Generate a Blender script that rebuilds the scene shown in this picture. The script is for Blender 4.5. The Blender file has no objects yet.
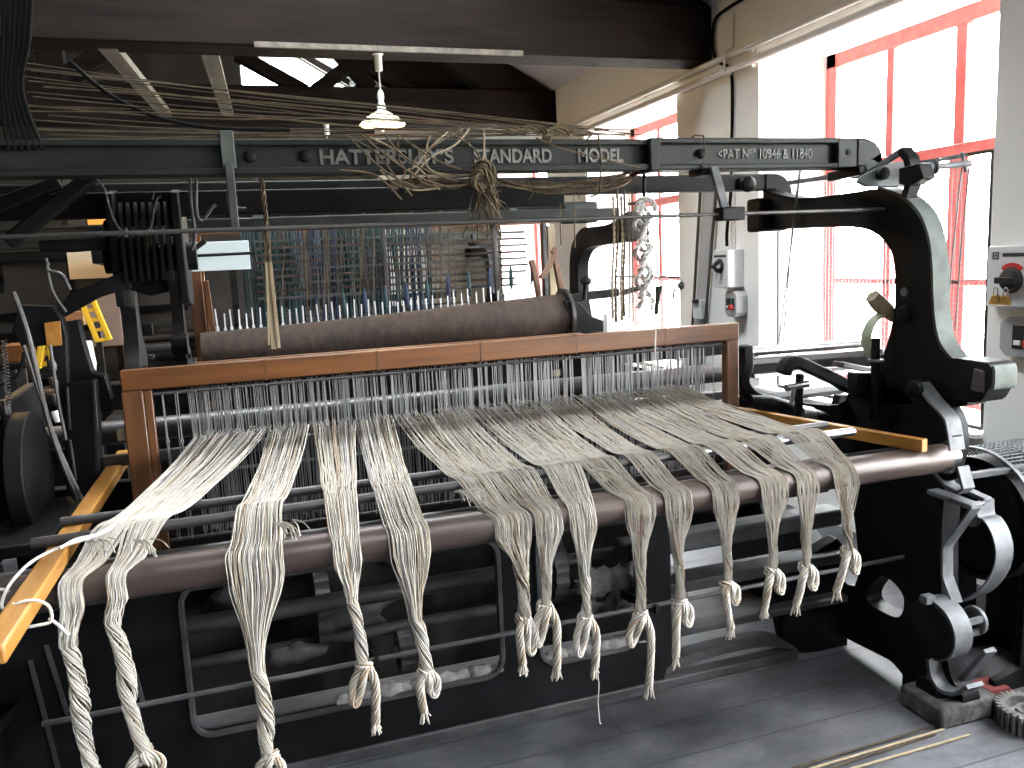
import bpy, bmesh, math, random
from mathutils import Vector, Matrix
from mathutils.geometry import tessellate_polygon
R = random.Random(7)
sc = bpy.context.scene
col = sc.collection
PI = math.pi
# ------------------------------------------------------------------ camera
FPX, YAW, PIT, ROL, EYE = 818.3, 17.877, -8.557, -2.706, 1.65
_y, _p, _r = (math.radians(a) for a in (YAW, PIT, ROL))
FW = Vector((math.sin(_y) * math.cos(_p), math.cos(_y) * math.cos(_p), math.sin(_p)))
RT0 = Vector((math.cos(_y), -math.sin(_y), 0)); UP0 = RT0.cross(FW)
RT = math.cos(_r) * RT0 + math.sin(_r) * UP0
UP = -math.sin(_r) * RT0 + math.cos(_r) * UP0
CAM = Vector((0, 0, EYE))
cd = bpy.data.cameras.new('camera'); cam = bpy.data.objects.new('camera', cd); col.objects.link(cam)
cd.sensor_width = 36; cd.lens = FPX / 1024 * 36; cd.clip_start = .05
cam.matrix_world = Matrix(((RT.x, UP.x, -FW.x, 0), (RT.y, UP.y, -FW.y, 0), (RT.z, UP.z, -FW.z, EYE), (0, 0, 0, 1)))
sc.camera = cam

def at(ax, val, px, py):
    """the point of the plane axis=val that the photograph shows at pixel px, py"""
    d = (px - 512) / FPX * RT - (py - 384) / FPX * UP + FW
    return CAM + d * ((val - CAM[ax]) / d[ax])

# ------------------------------------------------------------------ materials
def mat(name, c, rough=.5, metal=0., noise=None, c2=None, scale=8., stretch=(1, 1, 1), bump=0., detail=5, spec=.5, lo=.35, hi=.7, rough2=None, coat=0.):
    m = bpy.data.materials.new(name); m.use_nodes = True
    nt = m.node_tree; b = nt.nodes['Principled BSDF']
    b.inputs['Base Color'].default_value = (*c, 1); b.inputs['Roughness'].default_value = rough
    b.inputs['Metallic'].default_value = metal; b.inputs['Specular IOR Level'].default_value = spec
    b.inputs['Coat Weight'].default_value = coat
    if c2 is not None or bump or rough2 is not None:
        tc = nt.nodes.new('ShaderNodeTexCoord'); mp = nt.nodes.new('ShaderNodeMapping')
        mp.inputs['Scale'].default_value = stretch
        nt.links.new(tc.outputs['Object'], mp.inputs['Vector'])
        n = nt.nodes.new('ShaderNodeTexNoise'); n.inputs['Scale'].default_value = scale; n.inputs['Detail'].default_value = detail
        n.inputs['Roughness'].default_value = .62
        nt.links.new(mp.outputs[0], n.inputs['Vector'])
        if c2 is not None:
            r = nt.nodes.new('ShaderNodeValToRGB'); r.color_ramp.elements[0].position = lo; r.color_ramp.elements[1].position = hi
            r.color_ramp.elements[0].color = (*c, 1); r.color_ramp.elements[1].color = (*c2, 1)
            nt.links.new(n.outputs['Fac'], r.inputs['Fac']); nt.links.new(r.outputs['Color'], b.inputs['Base Color'])
        if rough2 is not None:
            mr = nt.nodes.new('ShaderNodeMapRange'); mr.inputs['From Min'].default_value = lo; mr.inputs['From Max'].default_value = hi
            mr.inputs['To Min'].default_value = rough; mr.inputs['To Max'].default_value = rough2
            nt.links.new(n.outputs['Fac'], mr.inputs['Value']); nt.links.new(mr.outputs[0], b.inputs['Roughness'])
        if bump:
            bp = nt.nodes.new('ShaderNodeBump'); bp.inputs['Strength'].default_value = bump; bp.inputs['Distance'].default_value = .01
            nt.links.new(n.outputs['Fac'], bp.inputs['Height']); nt.links.new(bp.outputs[0], b.inputs['Normal'])
    return m

def emat(name, c, s):
    m = bpy.data.materials.new(name); m.use_nodes = True
    b = m.node_tree.nodes['Principled BSDF']; b.inputs['Base Color'].default_value = (*c, 1)
    b.inputs['Emission Color'].default_value = (*c, 1); b.inputs['Emission Strength'].default_value = s
    return m

IRON = mat('black cast iron', (.0028, .0028, .0034), .5, c2=(.010, .010, .0115), scale=6, lo=.45, hi=.85, bump=.15, rough2=.65, spec=.12)
DUSTY = mat('dusty cast iron', (.010, .010, .0115), .65, c2=(.07, .07, .074), scale=7, lo=.4, hi=.75, bump=.2, stretch=(.5, 1, 1))
GREEN = mat('green grey machine paint', (.007, .0085, .0076), .55, c2=(.018, .0205, .019), scale=5, lo=.4, hi=.8, bump=.1, spec=.2)
GREENL = mat('pale green grey paint', (.04, .047, .042), .6, c2=(.085, .096, .088), scale=9, spec=.15)  # also carries the front light on arch rim and pad face
LETTER = mat('rubbed raised letters', (.07, .072, .065), .5, c2=(.125, .125, .114), scale=25)
STEEL = mat('worn steel', (.25, .25, .26), .3, .95, c2=(.42, .42, .43), scale=10, stretch=(.3, 1, 1))
GSTEEL = mat('grey brushed steel', (.07, .073, .078), .62, .25, c2=(.14, .144, .152), scale=14, spec=.25)
DSTEEL = mat('dark oily steel rod', (.035, .032, .032), .42, .5, c2=(.08, .074, .074), scale=6, stretch=(.2, 1, 1))
ROLL = mat('brown steel roller', (.035, .024, .020), .38, .3, c2=(.085, .06, .052), scale=4, stretch=(.35, 3, 3), lo=.3, hi=.75, rough2=.5)
WOOD = mat('varnished orange wood', (.07, .022, .004), .42, c2=(.17, .062, .012), scale=5, stretch=(.35, 6, 6), bump=.08, lo=.3, hi=.75)
WOODV = mat('dark varnished wood post', (.06, .022, .007), .4, c2=(.125, .05, .016), scale=5, stretch=(6, 6, .35), bump=.08, lo=.3, hi=.75)
STICK = mat('golden planed wood', (.24, .10, .014), .42, c2=(.36, .17, .035), scale=5, stretch=(6, .4, 6), bump=.05)
STRAP = mat('pale green leather', (.26, .29, .21), .7, c2=(.36, .38, .29), scale=12)
PALEW = mat('pale lath wood', (.19, .145, .085), .7, c2=(.29, .235, .15), scale=6, stretch=(5, 5, .4))
BEAM = mat('dark stained timber', (.0055, .0037, .0033), .8, c2=(.0145, .0100, .0088), scale=4, stretch=(.3, 3, 3), bump=.35, lo=.3, hi=.75, spec=.06)
BATTEN = mat('dusty grey timber', (.06, .05, .04), .8, c2=(.14, .12, .095), scale=5, stretch=(3, .5, 3), bump=.2)
YARN = mat('cream wool yarn', (.37, .338, .287), .9, c2=(.455, .423, .368), scale=40, spec=.15)
YARNT = mat('tan wool yarn', (.25, .195, .14), .9, c2=(.34, .275, .21), scale=40, spec=.15)
YARNG = mat('pale grey wool yarn', (.32, .30, .285), .9, c2=(.41, .39, .375), scale=40, spec=.15)
WCORD = mat('white cotton cord', (.52, .50, .475), .85, spec=.2)
CORD = mat('old tan harness cord', (.055, .038, .022), .8, c2=(.12, .088, .053), scale=20, spec=.2)
CORDD = mat('old dark harness cord', (.03, .022, .015), .8, c2=(.07, .052, .035), scale=20, spec=.2)
HEDDLE = mat('tinned heddle wire', (.34, .345, .35), .4, .5)
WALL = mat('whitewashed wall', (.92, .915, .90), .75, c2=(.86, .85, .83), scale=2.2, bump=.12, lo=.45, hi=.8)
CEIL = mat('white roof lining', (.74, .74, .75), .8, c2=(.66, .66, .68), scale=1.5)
DARKW = mat('shade toned wall', (.03, .024, .021), .85, c2=(.06, .05, .043), scale=2, bump=.2)  # gloom away from the windows put into the wall and roof colour
RED = mat('red window paint', (.55, .10, .10), .45, c2=(.62, .15, .14), scale=12)  # red lightened toward pink to carry the window glare
WHITEP = mat('white gloss pipe paint', (.80, .80, .79), .35)
GREYP = mat('grey plastic', (.38, .385, .40), .45)
LGREY = mat('light grey enamel', (.70, .71, .72), .4)
BLACKP = mat('black plastic', (.012, .012, .013), .4)
REDP = mat('red plastic', (.50, .03, .025), .4)
REDB = mat('worn red bristle', (.11, .016, .014), .9)
GREENP = mat('dark green plastic', (.03, .10, .05), .4)
BRASS = mat('brass', (.62, .42, .13), .3, .9)
YELLOW = mat('yellow ladder paint', (.80, .50, .03), .45)
AMBER = mat('amber board and lamplit rail', (.72, .34, .05), .4, c2=(.80, .42, .08), scale=6)
CREAM = mat('cream board', (.78, .62, .42), .7)
PINKW = mat('faded pink sheet', (.36, .27, .245), .8, c2=(.28, .20, .18), scale=5)
PALEB = mat('pale blue grey board', (.55, .62, .64), .6)
BROWNB = mat('brown cardboard', (.30, .16, .08), .8)
TEAL = mat('teal wool yarn', (.013, .034, .040), .9, c2=(.024, .058, .066), scale=12)
NAVY = mat('blue wool yarn', (.016, .026, .065), .9)
BROLL = mat('brown wound warp', (.015, .0075, .0045), .85, c2=(.046, .026, .018), scale=22, stretch=(1, .6, .6), bump=.4)
GUARD = mat('galvanised guard wire', (.28, .27, .27), .5, .3)
MEAL = mat('dusty floor gear steel', (.09, .085, .08), .55, .5, c2=(.28, .27, .26), scale=18)
CONC = mat('weathered grey block', (.025, .0245, .023), .9, c2=(.095, .092, .087), scale=22, bump=.6, spec=.2)
DARKD = mat('dusty brown black panel', (.010, .008, .007), .8, c2=(.045, .038, .033), scale=3, lo=.4, hi=.75)
LINT = mat('grey lint fluff', (.12, .117, .112), .95, c2=(.22, .215, .21), scale=20, bump=.5)
RUBBER = mat('black rubber cable', (.006, .006, .006), .7, spec=.05)
LEATHER = mat('dark leather belt', (.06, .05, .045), .7)
GRASSM = mat('pale garden green', (.30, .32, .27), .9, c2=(.40, .41, .36), scale=1.2)
BULB = emat('warm lamp bulb', (1, .78, .42), 25)
SHADE = mat('white enamel lamp shade', (.80, .70, .50), .35)

def glass():
    m = bpy.data.materials.new('window glass'); m.use_nodes = True; nt = m.node_tree; nt.nodes.clear()
    o = nt.nodes.new('ShaderNodeOutputMaterial'); t = nt.nodes.new('ShaderNodeBsdfTransparent'); g = nt.nodes.new('ShaderNodeBsdfGlossy')
    g.inputs['Roughness'].default_value = .02; t.inputs['Color'].default_value = (.96, .97, .97, 1)
    x = nt.nodes.new('ShaderNodeMixShader'); x.inputs[0].default_value = .05
    nt.links.new(t.outputs[0], x.inputs[1]); nt.links.new(g.outputs[0], x.inputs[2]); nt.links.new(x.outputs[0], o.inputs[0])
    return m
GLASS = glass()

def floor_mat():
    m = mat('dusty mill floorboards', (.026, .027, .030), .5, c2=(.15, .152, .165), scale=1.7, lo=.34, hi=.70, bump=.15, rough2=.75)
    nt = m.node_tree; b = nt.nodes['Principled BSDF']
    tc = nt.nodes.new('ShaderNodeTexCoord'); mp = nt.nodes.new('ShaderNodeMapping'); mp.inputs['Location'].default_value = (.3, .07, 0)
    nt.links.new(tc.outputs['Object'], mp.inputs['Vector'])
    br = nt.nodes.new('ShaderNodeTexBrick'); br.inputs['Scale'].default_value = 1; br.inputs['Brick Width'].default_value = 5.3; br.inputs['Row Height'].default_value = .19
    br.inputs['Mortar Size'].default_value = .004; br.inputs['Color1'].default_value = (1, 1, 1, 1); br.inputs['Color2'].default_value = (.72, .72, .74, 1); br.inputs['Mortar'].default_value = (.35, .35, .35, 1)
    nt.links.new(mp.outputs[0], br.inputs['Vector'])
    src = b.inputs['Base Color'].links[0].from_socket
    mx = nt.nodes.new('ShaderNodeMix'); mx.data_type = 'RGBA'; mx.blend_type = 'MULTIPLY'; mx.inputs[0].default_value = 1
    n2 = nt.nodes.new('ShaderNodeTexNoise'); n2.inputs['Scale'].default_value = 5.5; n2.inputs['Detail'].default_value = 9; n2.inputs['Roughness'].default_value = .75
    m2 = nt.nodes.new('ShaderNodeMapping'); m2.inputs['Scale'].default_value = (.55, 1.6, 1); nt.links.new(tc.outputs['Object'], m2.inputs['Vector']); nt.links.new(m2.outputs[0], n2.inputs['Vector'])
    r2 = nt.nodes.new('ShaderNodeValToRGB'); r2.color_ramp.elements[0].position = .3; r2.color_ramp.elements[1].position = .72; r2.color_ramp.elements[0].color = (.45, .45, .46, 1); r2.color_ramp.elements[1].color = (1.5, 1.5, 1.52, 1)
    nt.links.new(n2.outputs['Fac'], r2.inputs['Fac']); mz = nt.nodes.new('ShaderNodeMix'); mz.data_type = 'RGBA'; mz.blend_type = 'MULTIPLY'; mz.inputs[0].default_value = 1
    nt.links.new(src, mz.inputs[6]); nt.links.new(r2.outputs['Color'], mz.inputs[7]); src = mz.outputs[2]
    nt.links.new(src, mx.inputs[6]); nt.links.new(br.outputs['Color'], mx.inputs[7]); nt.links.new(mx.outputs[2], b.inputs['Base Color'])
    return m
FLOOR = floor_mat()

# ------------------------------------------------------------------ mesh helpers
def frame_of(d, up=(0, 0, 1)):
    d = Vector(d).normalized(); u = Vector(up)
    if abs(d.dot(u)) > .97: u = Vector((0, 1, 0)) if abs(d.y) < .9 else Vector((1, 0, 0))
    s = d.cross(u).normalized(); return s, s.cross(d).normalized(), d

def cr(pts, n=6, closed=False):
    """Catmull-Rom through pts"""
    P = [Vector(p) for p in pts]; out = []
    N = len(P)
    for i in range(N if closed else N - 1):
        if closed: a, b, c, d = P[i - 1], P[i], P[(i + 1) % N], P[(i + 2) % N]
        else: a, b, c, d = P[max(i - 1, 0)], P[i], P[i + 1], P[min(i + 2, N - 1)]
        for k in range(n):
            t = k / n
            out.append(.5 * ((2 * b) + (c - a) * t + (2 * a - 5 * b + 4 * c - d) * t * t + (3 * b - a - 3 * c + d) * t ** 3))
    if not closed: out.append(P[-1])
    return out

class MB:
    def __init__(s): s.v = []; s.f = []; s.m = []; s.cur = 0
    def _add(s, vs, fs):
        o = len(s.v); s.v += [tuple(v) for v in vs]; s.f += [tuple(i + o for i in f) for f in fs]; s.m += [s.cur] * len(fs)
        return s
    def box(s, x0, x1, y0, y1, z0, z1):
        return s._add([(x, y, z) for x in (x0, x1) for y in (y0, y1) for z in (z0, z1)],
                      [(0, 1, 3, 2), (4, 6, 7, 5), (0, 4, 5, 1), (2, 3, 7, 6), (0, 2, 6, 4), (1, 5, 7, 3)])
    def bar(s, p, q, w, h, up=(0, 0, 1)):
        """rectangular bar from p to q: w across, h along up"""
        p, q = Vector(p), Vector(q); a, b, d = frame_of(q - p, up)
        vs = [c + a * (w / 2 * i) + b * (h / 2 * j) for c in (p, q) for i in (-1, 1) for j in (-1, 1)]
        return s._add(vs, [(0, 1, 3, 2), (4, 6, 7, 5), (0, 4, 5, 1), (2, 3, 7, 6), (0, 2, 6, 4), (1, 5, 7, 3)])
    def tube(s, pts, r, n=8, cap=True, closed=False):
        P = [Vector(p) for p in pts]; N = len(P)
        rs = r if isinstance(r, (list, tuple)) else [r] * N
        t0 = (P[1] - P[0]).normalized(); a, b, _ = frame_of(t0); vs = []; fs = []
        for i in range(N):
            t = (P[(i + 1) % N] - P[i - 1]) if closed else (P[min(i + 1, N - 1)] - P[max(i - 1, 0)])
            if t.length < 1e-9: t = t0
            t.normalize(); q = t0.rotation_difference(t); a = q @ a; a = (a - t * a.dot(t)).normalized(); b = t.cross(a); t0 = t
            for k in range(n):
                an = 2 * PI * k / n; vs.append(P[i] + (a * math.cos(an) + b * math.sin(an)) * rs[i])
        for i in range(N if closed else N - 1):
            j = (i + 1) % N
            for k in range(n): fs.append((i * n + k, i * n + (k + 1) % n, j * n + (k + 1) % n, j * n + k))
        if cap and not closed: fs.append(tuple(range(n - 1, -1, -1))); fs.append(tuple((N - 1) * n + k for k in range(n)))
        return s._add(vs, fs)
    def sweep(s, pts, w, h, up):
        """flat strap: w wide along up, h thick, following pts"""
        P = [Vector(p) for p in pts]; u = Vector(up).normalized(); vs = []; fs = []; N = len(P)
        for i in range(N):
            t = (P[min(i + 1, N - 1)] - P[max(i - 1, 0)]).normalized(); nn = t.cross(u).normalized()
            for a_, b_ in ((-1, -1), (1, -1), (1, 1), (-1, 1)): vs.append(P[i] + u * (w / 2 * a_) + nn * (h / 2 * b_))
        for i in range(N - 1):
            for k in range(4): fs.append((i * 4 + k, i * 4 + (k + 1) % 4, i * 4 + 4 + (k + 1) % 4, i * 4 + 4 + k))
        fs += [(3, 2, 1, 0), tuple((N - 1) * 4 + k for k in range(4))]
        return s._add(vs, fs)
    def prism(s, poly, ax, a0, a1, holes=()):
        """outline (two coordinates without ax) pushed from a0 to a1 along ax"""
        def p3(c, a):
            c = list(c); c.insert(ax, a); return Vector(c)
        loops = [list(poly)] + [list(h) for h in holes]
        tri = tessellate_polygon([[Vector((c[0], c[1], 0)) for c in L] for L in loops])
        flat = [c for L in loops for c in L]; n = len(flat)
        vs = [p3(c, a0) for c in flat] + [p3(c, a1) for c in flat]
        fs = [tuple(t) for t in tri] + [tuple(i + n for i in reversed(t)) for t in tri]
        o = 0
        for L in loops:
            k = len(L)
            for i in range(k): fs.append((o + i, o + (i + 1) % k, n + o + (i + 1) % k, n + o + i))
            o += k
        return s._add(vs, fs)
    def lathe(s, prof, c, axis=(1, 0, 0), n=32):
        """profile of (radius, distance along axis)"""
        a, b, d = frame_of(axis); c = Vector(c); vs = []; fs = []; m = len(prof)
        for k in range(n):
            an = 2 * PI * k / n; e = a * math.cos(an) + b * math.sin(an)
            for r, h in prof: vs.append(c + e * r + d * h)
        for k in range(n):
            for i in range(m - 1): fs.append((k * m + i, ((k + 1) % n) * m + i, ((k + 1) % n) * m + i + 1, k * m + i + 1))
        if prof[0][0] > 1e-5 and prof[0] != prof[-1]: fs.append(tuple(k * m for k in range(n - 1, -1, -1)))
        if prof[-1][0] > 1e-5 and prof[0] != prof[-1]: fs.append(tuple(k * m + m - 1 for k in range(n)))
        return s._add(vs, fs)
    def cyl(s, p, q, r, n=20):
        return s.tube([p, q], r, n)
    def sph(s, c, r, sc_=(1, 1, 1), n=14, m=8):
        c = Vector(c); pr = [(max(1e-6, math.sin(PI * i / m)) * r, -math.cos(PI * i / m) * r) for i in range(m + 1)]
        o = len(s.v); s.lathe(pr, (0, 0, 0), (0, 0, 1), n)
        for i in range(o, len(s.v)): v = s.v[i]; s.v[i] = (c.x + v[0] * sc_[0], c.y + v[1] * sc_[1], c.z + v[2] * sc_[2])
        return s
    def build(s, name, m, parent=None, bevel=0., label=None, cat=None, group=None, kind=None, angle=38, seg=2):
        me = bpy.data.meshes.new(name); org = Vector((0, 0, 0))
        if parent is None and s.v:
            xs, ys, zs = zip(*s.v); org = Vector(((min(xs) + max(xs)) / 2, (min(ys) + max(ys)) / 2, min(zs)))
        me.from_pydata([(v[0] - org.x, v[1] - org.y, v[2] - org.z) for v in s.v], [], s.f)
        for q in (m if isinstance(m, (list, tuple)) else [m]): me.materials.append(q)
        bm = bmesh.new(); bm.from_mesh(me); bmesh.ops.recalc_face_normals(bm, faces=bm.faces); bm.to_mesh(me); bm.free()
        me.polygons.foreach_set('use_smooth', [True] * len(me.polygons)); me.set_sharp_from_angle(angle=math.radians(angle))
        if isinstance(m, (list, tuple)) and len(s.m) == len(me.polygons): me.polygons.foreach_set('material_index', s.m)
        me.update()
        o = bpy.data.objects.new(name, me); col.objects.link(o); o.location = org
        if parent is not None: adopt(o, parent)
        if bevel:
            b = o.modifiers.new('edge', 'BEVEL'); b.width = bevel; b.segments = seg; b.limit_method = 'ANGLE'; b.angle_limit = math.radians(40)
        tag(o, label, cat, group, kind); return o

WORLD = {}
def wloc(o):
    v = Vector(o.location); p = o.parent
    return v
def adopt(o, parent):
    o.parent = parent
    root = parent
    while root.parent: root = root.parent
    if parent.parent is None: o.matrix_parent_inverse = Matrix.Translation(-Vector(parent.location))
    # deeper parents sit at the world origin, so nothing to undo
def tag(o, label=None, cat=None, group=None, kind=None):
    for k, v in (('label', label), ('category', cat), ('group', group), ('kind', kind)):
        if v: o[k] = v
    return o
def thing(name, loc, label, cat, group=None):
    o = bpy.data.objects.new(name, None); col.objects.link(o); o.location = loc; o.empty_display_size = .1
    return tag(o, label, cat, group)
def lettering(txt, p, size, m, parent, rot=(PI / 2, 0, 0), depth=.004, name='raised_lettering', width=None, bold=0.):
    cu = bpy.data.curves.new(name, 'FONT'); cu.body = txt; cu.size = size; cu.extrude = depth; cu.offset = bold; cu.materials.append(m)
    cu.bevel_depth = 0
    o = bpy.data.objects.new(name, cu); col.objects.link(o); o.location = p; o.rotation_euler = rot
    if width:
        bpy.context.view_layer.update(); d = o.dimensions.x
        if d > 0: o.scale.x = width / d
    dg = bpy.context.evaluated_depsgraph_get(); dg.update()
    me = bpy.data.meshes.new_from_object(o.evaluated_get(dg)); me.transform(Matrix.LocRotScale(o.location, o.rotation_euler, o.scale)); me.name = name
    n = bpy.data.objects.new(name, me); bpy.data.objects.remove(o); n.name = name; col.objects.link(n)
    adopt(n, parent)
    return n
def struct(o): o['kind'] = 'structure'; return o
# ------------------------------------------------------------------ the room
XW, XO, YB, YF, XL = 3.25, 3.75, 12.0, -4.0, -6.0
ZS = 3.36                                             # wall plate
REC = [(-2.74, -.96), (.06, 1.84), (2.90, 4.66), (5.70, 7.46), (8.50, 10.26)]
RZ0, RZ1 = .72, 2.87
struct(MB().box(XL - .2, XO + .0, YF - .2, YB + .2, -.1, 0).build('floor', FLOOR))
w = MB()
ys = [YF] + [v for r in REC for v in r] + [YB]
for i in range(0, len(ys), 2): w.box(XW, XO, ys[i], ys[i + 1], 0, ZS)
for a, b in REC: w.box(XW, XO, a, b, 0, RZ0); w.box(XW, XO, a, b, RZ1, ZS)
struct(w.build('wall_right', WALL))
GH = [(.25, 4.06), (1.76, 4.06), (1.76, 4.13), (1.02, 4.56), (.25, 4.56)]       # glazed opening added high in the back gable for light
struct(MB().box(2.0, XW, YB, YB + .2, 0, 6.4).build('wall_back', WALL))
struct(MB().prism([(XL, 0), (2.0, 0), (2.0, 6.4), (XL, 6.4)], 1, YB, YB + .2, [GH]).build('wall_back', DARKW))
gw = MB()
for k in range(5):
    a_, b_ = GH[k], GH[(k + 1) % 5]; gw.bar((a_[0], YB + .12, a_[1]), (b_[0], YB + .12, b_[1]), .04, .05, (0, 1, 0))
gw = struct(gw.build('window_8', WHITEP))
MB().prism(GH, 1, YB + .115, YB + .121).build('pane', GLASS, gw)
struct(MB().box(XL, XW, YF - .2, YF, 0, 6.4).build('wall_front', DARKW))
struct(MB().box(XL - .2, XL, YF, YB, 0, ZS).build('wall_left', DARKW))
XR = (XL + XW) / 2; ZR = ZS + (XW - XR) * .577
def slope(x): return ZS + (XW - x) * .577
c_ = MB(); RL = [(.25, 1.62, -3.6, -1.2), (-.8, 1.62, 3.8, 4.85)]
def strip(x0, x1, y0, y1): c_.prism([(x1, slope(x1)), (x1, slope(x1) + .1), (x0, slope(x0) + .1), (x0, slope(x0))], 1, y0, y1)
yy = YF - .2
for x0, x1, a, b in RL + [(0, 0, YB + .2, 0)]:
    strip(XR, XO, yy, a); yy = b
    if x1 > x0: strip(XR, x0, a, b); strip(x1, XO, a, b)
struct(c_.build('ceiling', CEIL))
for k, (x0, x1, a, b) in enumerate(RL):               # unseen roof lights added in the window-side slope to brighten the room
    f = MB(); n = max(1, int((b - a) / .55))
    for q in range(n + 1):
        y = a + (b - a) * q / n; f.bar((x0, y, slope(x0) + .05), (x1, y, slope(x1) + .05), .03, .06)
    fo = struct(f.build('window_%d' % (6 + k), WHITEP))
    g_ = MB(); g_.prism([(x1, slope(x1) + .06), (x1, slope(x1) + .066), (x0, slope(x0) + .066), (x0, slope(x0) + .06)], 1, a, b); g_.build('pane', GLASS, fo)
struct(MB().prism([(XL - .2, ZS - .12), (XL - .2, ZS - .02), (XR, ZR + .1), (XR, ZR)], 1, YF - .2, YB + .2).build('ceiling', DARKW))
struct(MB().box(XO + .3, 14, -8, 16, -.9, -.8).build('ground', GRASSM))

# windows
def window(i, a, b, guard):
    x = XO - .06; a1, b1 = a + .03, b - .095
    z0, z1, zt = RZ0 + .02, RZ1 - .02, 2.12
    f = MB(); t = .09
    f.box(x, x + .05, a1, a1 + t, z0, z1).box(x, x + .05, b1 - t, b1, z0, z1)
    f.box(x, x + .05, a1, b1, z1 - t, z1).box(x, x + .05, a1, b1, z0, z0 + .08).box(x - .01, x + .05, a1 + t, b1 - t, zt - .035, zt + .035)
    W = b1 - a1
    for k, ww in ((1, .058), (2, .072)):
        y = b1 - W * (.335 if k == 1 else .64)
        f.box(x, x + .045, y - ww / 2, y + ww / 2, z0 + .08, z1 - t)
    y = b1 - W * .64
    f.box(x + .004, x + .04, y - .062, y + .062, z0 + .08, zt - .035)
    f.box(x, x + .04, a1 + t, b1 - t, 1.405, 1.44)
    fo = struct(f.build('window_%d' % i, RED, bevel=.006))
    g = MB().box(x + .02, x + .026, a1 + .02, b1 - .02, z0 + .02, z1 - .02).build('pane', GLASS, fo)
    s = MB().box(XW - .04, XO - .06, a + .005, b - .005, RZ0, RZ0 + .02).build('window_sill', WALL, fo)
    j = MB().prism([(XW + .01, b - .001), (XO - .01, b - .001), (XO - .01, b - .105)], 2, RZ0 + .02, RZ1 - .001)
    j.build('splayed_jamb', WALL, fo)
    return fo
for i, (a, b) in enumerate(REC): window(i + 1, a, b, True)

# wire guard in front of the near window, and of the one behind
def guard(a, b, z0, z1, x, label):
    t = thing('window_guard', (x, (a + b) / 2, z0), label, 'window guard')
    f = MB()
    for y in (a, b): f.box(x - .008, x + .008, y - .008, y + .008, z0, z1)
    for z in (z0, z1): f.box(x - .008, x + .008, a, b, z - .008, z + .008)
    f.build('guard_frame', BLACKP, t)
    g = MB(); n = int((b - a) / .028)
    for k in range(1, n):
        y = a + (b - a) * k / n; g.box(x - .0011, x + .0015, y - .0015, y + .0015, z0, z1)
    n = int((z1 - z0) / .028)
    for k in range(1, n):
        z = z0 + (z1 - z0) * k / n; g.box(x - .0009, x + .0009, a, b, z - .0015, z + .0015)
    g.build('wire_mesh', GUARD, t)
guard(2.965, 4.55, .75, 2.045, 3.32, 'wire mesh guard in a thin black frame across the lower near red window')
guard(5.78, 7.38, .75, 1.45, 3.5, 'wire mesh guard across the lower red window behind the white rope hank')

# roof trusses: tie beams, struts
def truss(i, y0, y1, zb, zt, extra=()):
    m = MB().box(XL, XW, y0, y1, zb, zt)
    # principal rafters, king post and struts
    zr = lambda x: ZS + (XW - x) * .577 if x > XR else ZS + (x - XL) * .577
    for s_ in (1, -1):
        xe = XW if s_ > 0 else XL
        m.prism([(xe, zt), (xe, ZS - .02), (XR, ZR - .03), (XR, ZR - .30), (xe - s_ * .75, zt)], 1, y0 + .04, y1 - .04)
        m.bar((XR, (y0 + y1) / 2, zt), (XR + s_ * 2.1, (y0 + y1) / 2, zr(XR + s_ * 2.1) - .15), .14, .16, (0, 1, 0))
        m.bar((XR + s_ * 2.75, (y0 + y1) / 2, zt), (XR + s_ * 1.15, (y0 + y1) / 2, zr(XR + s_ * 1.15) - .15), .13, .14, (0, 1, 0))
    m.box(XR - .1, XR + .1, y0 + .04, y1 - .04, zt, ZR - .1)
    for a, b in extra: m.bar(at(1, (y0 + y1) / 2, *a), at(1, (y0 + y1) / 2, *b), .12, .14, (0, 1, 0))
    return struct(m.build('trim_%d' % i, BEAM, bevel=.012))
truss(1, 5.20, 5.46, 2.955, 3.32)
truss(2, 8.15, 8.40, 3.015, 3.355, (((236, 54), (306, 92)), ((366, 54), (314, 92)), ((338, 50), (410, 92))))
truss(3, 2.1, 2.36, 3.02, 3.36)
# long purlins and the boarded strip of the roof
pm = MB()
for x in (1.75, .1, -2.9, -4.6):
    z = (ZS + (XW - x) * .577 if x > XR else ZS + (x - XL) * .577) - .07
    pm.box(x - .06, x + .06, YF, YB, z - .09, z + .05)
struct(pm.build('trim_4', BEAM))
bd = MB(); bd.prism([(v.x, v.z) for v in [at(1, 8.42, *q) for q in [(346, 40), (440, 40), (556, 92), (408, 92)]]], 1, 8.42, 8.44)
struct(bd.build('trim_5', BEAM))
# pale dusty joists between the tie beams
for k, (xa, xb) in enumerate(((-.055, .03), (-.60, -.50))):
    j = MB().bar((xa, 5.36, 2.975 if k else 2.98), (xb, 8.2, 3.10), .10, .05)
    struct(j.build('trim_%d' % (6 + k), BATTEN))
# thin grey batten along the underside of the near tie beam
b_ = MB().box(.20, 1.85, 5.175, 5.20, 2.945, 2.975)
struct(b_.build('trim_8', BATTEN))
# pipes on the wall
for z, r, lab in ((2.925, .022, 'upper of the two white painted pipes along the top of the window wall'), (2.835, .024, 'lower of the two white painted pipes along the top of the window wall')):
    p = thing('wall_pipe', (XW - .04, 4, z - r), lab, 'pipe', 'white pipes along the window wall')
    MB().tube([(XW - .045, YF + .05, z), (XW - .045, YB - .05, z)], r, 12).build('tube', WHITEP, p)
    for y in (2.0, 3.3, 4.7, 6.2, 7.7): MB().box(XW - .03, XW, y - .012, y + .012, z - r - .01, z + r + .01).build('bracket', WHITEP, p)
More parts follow.
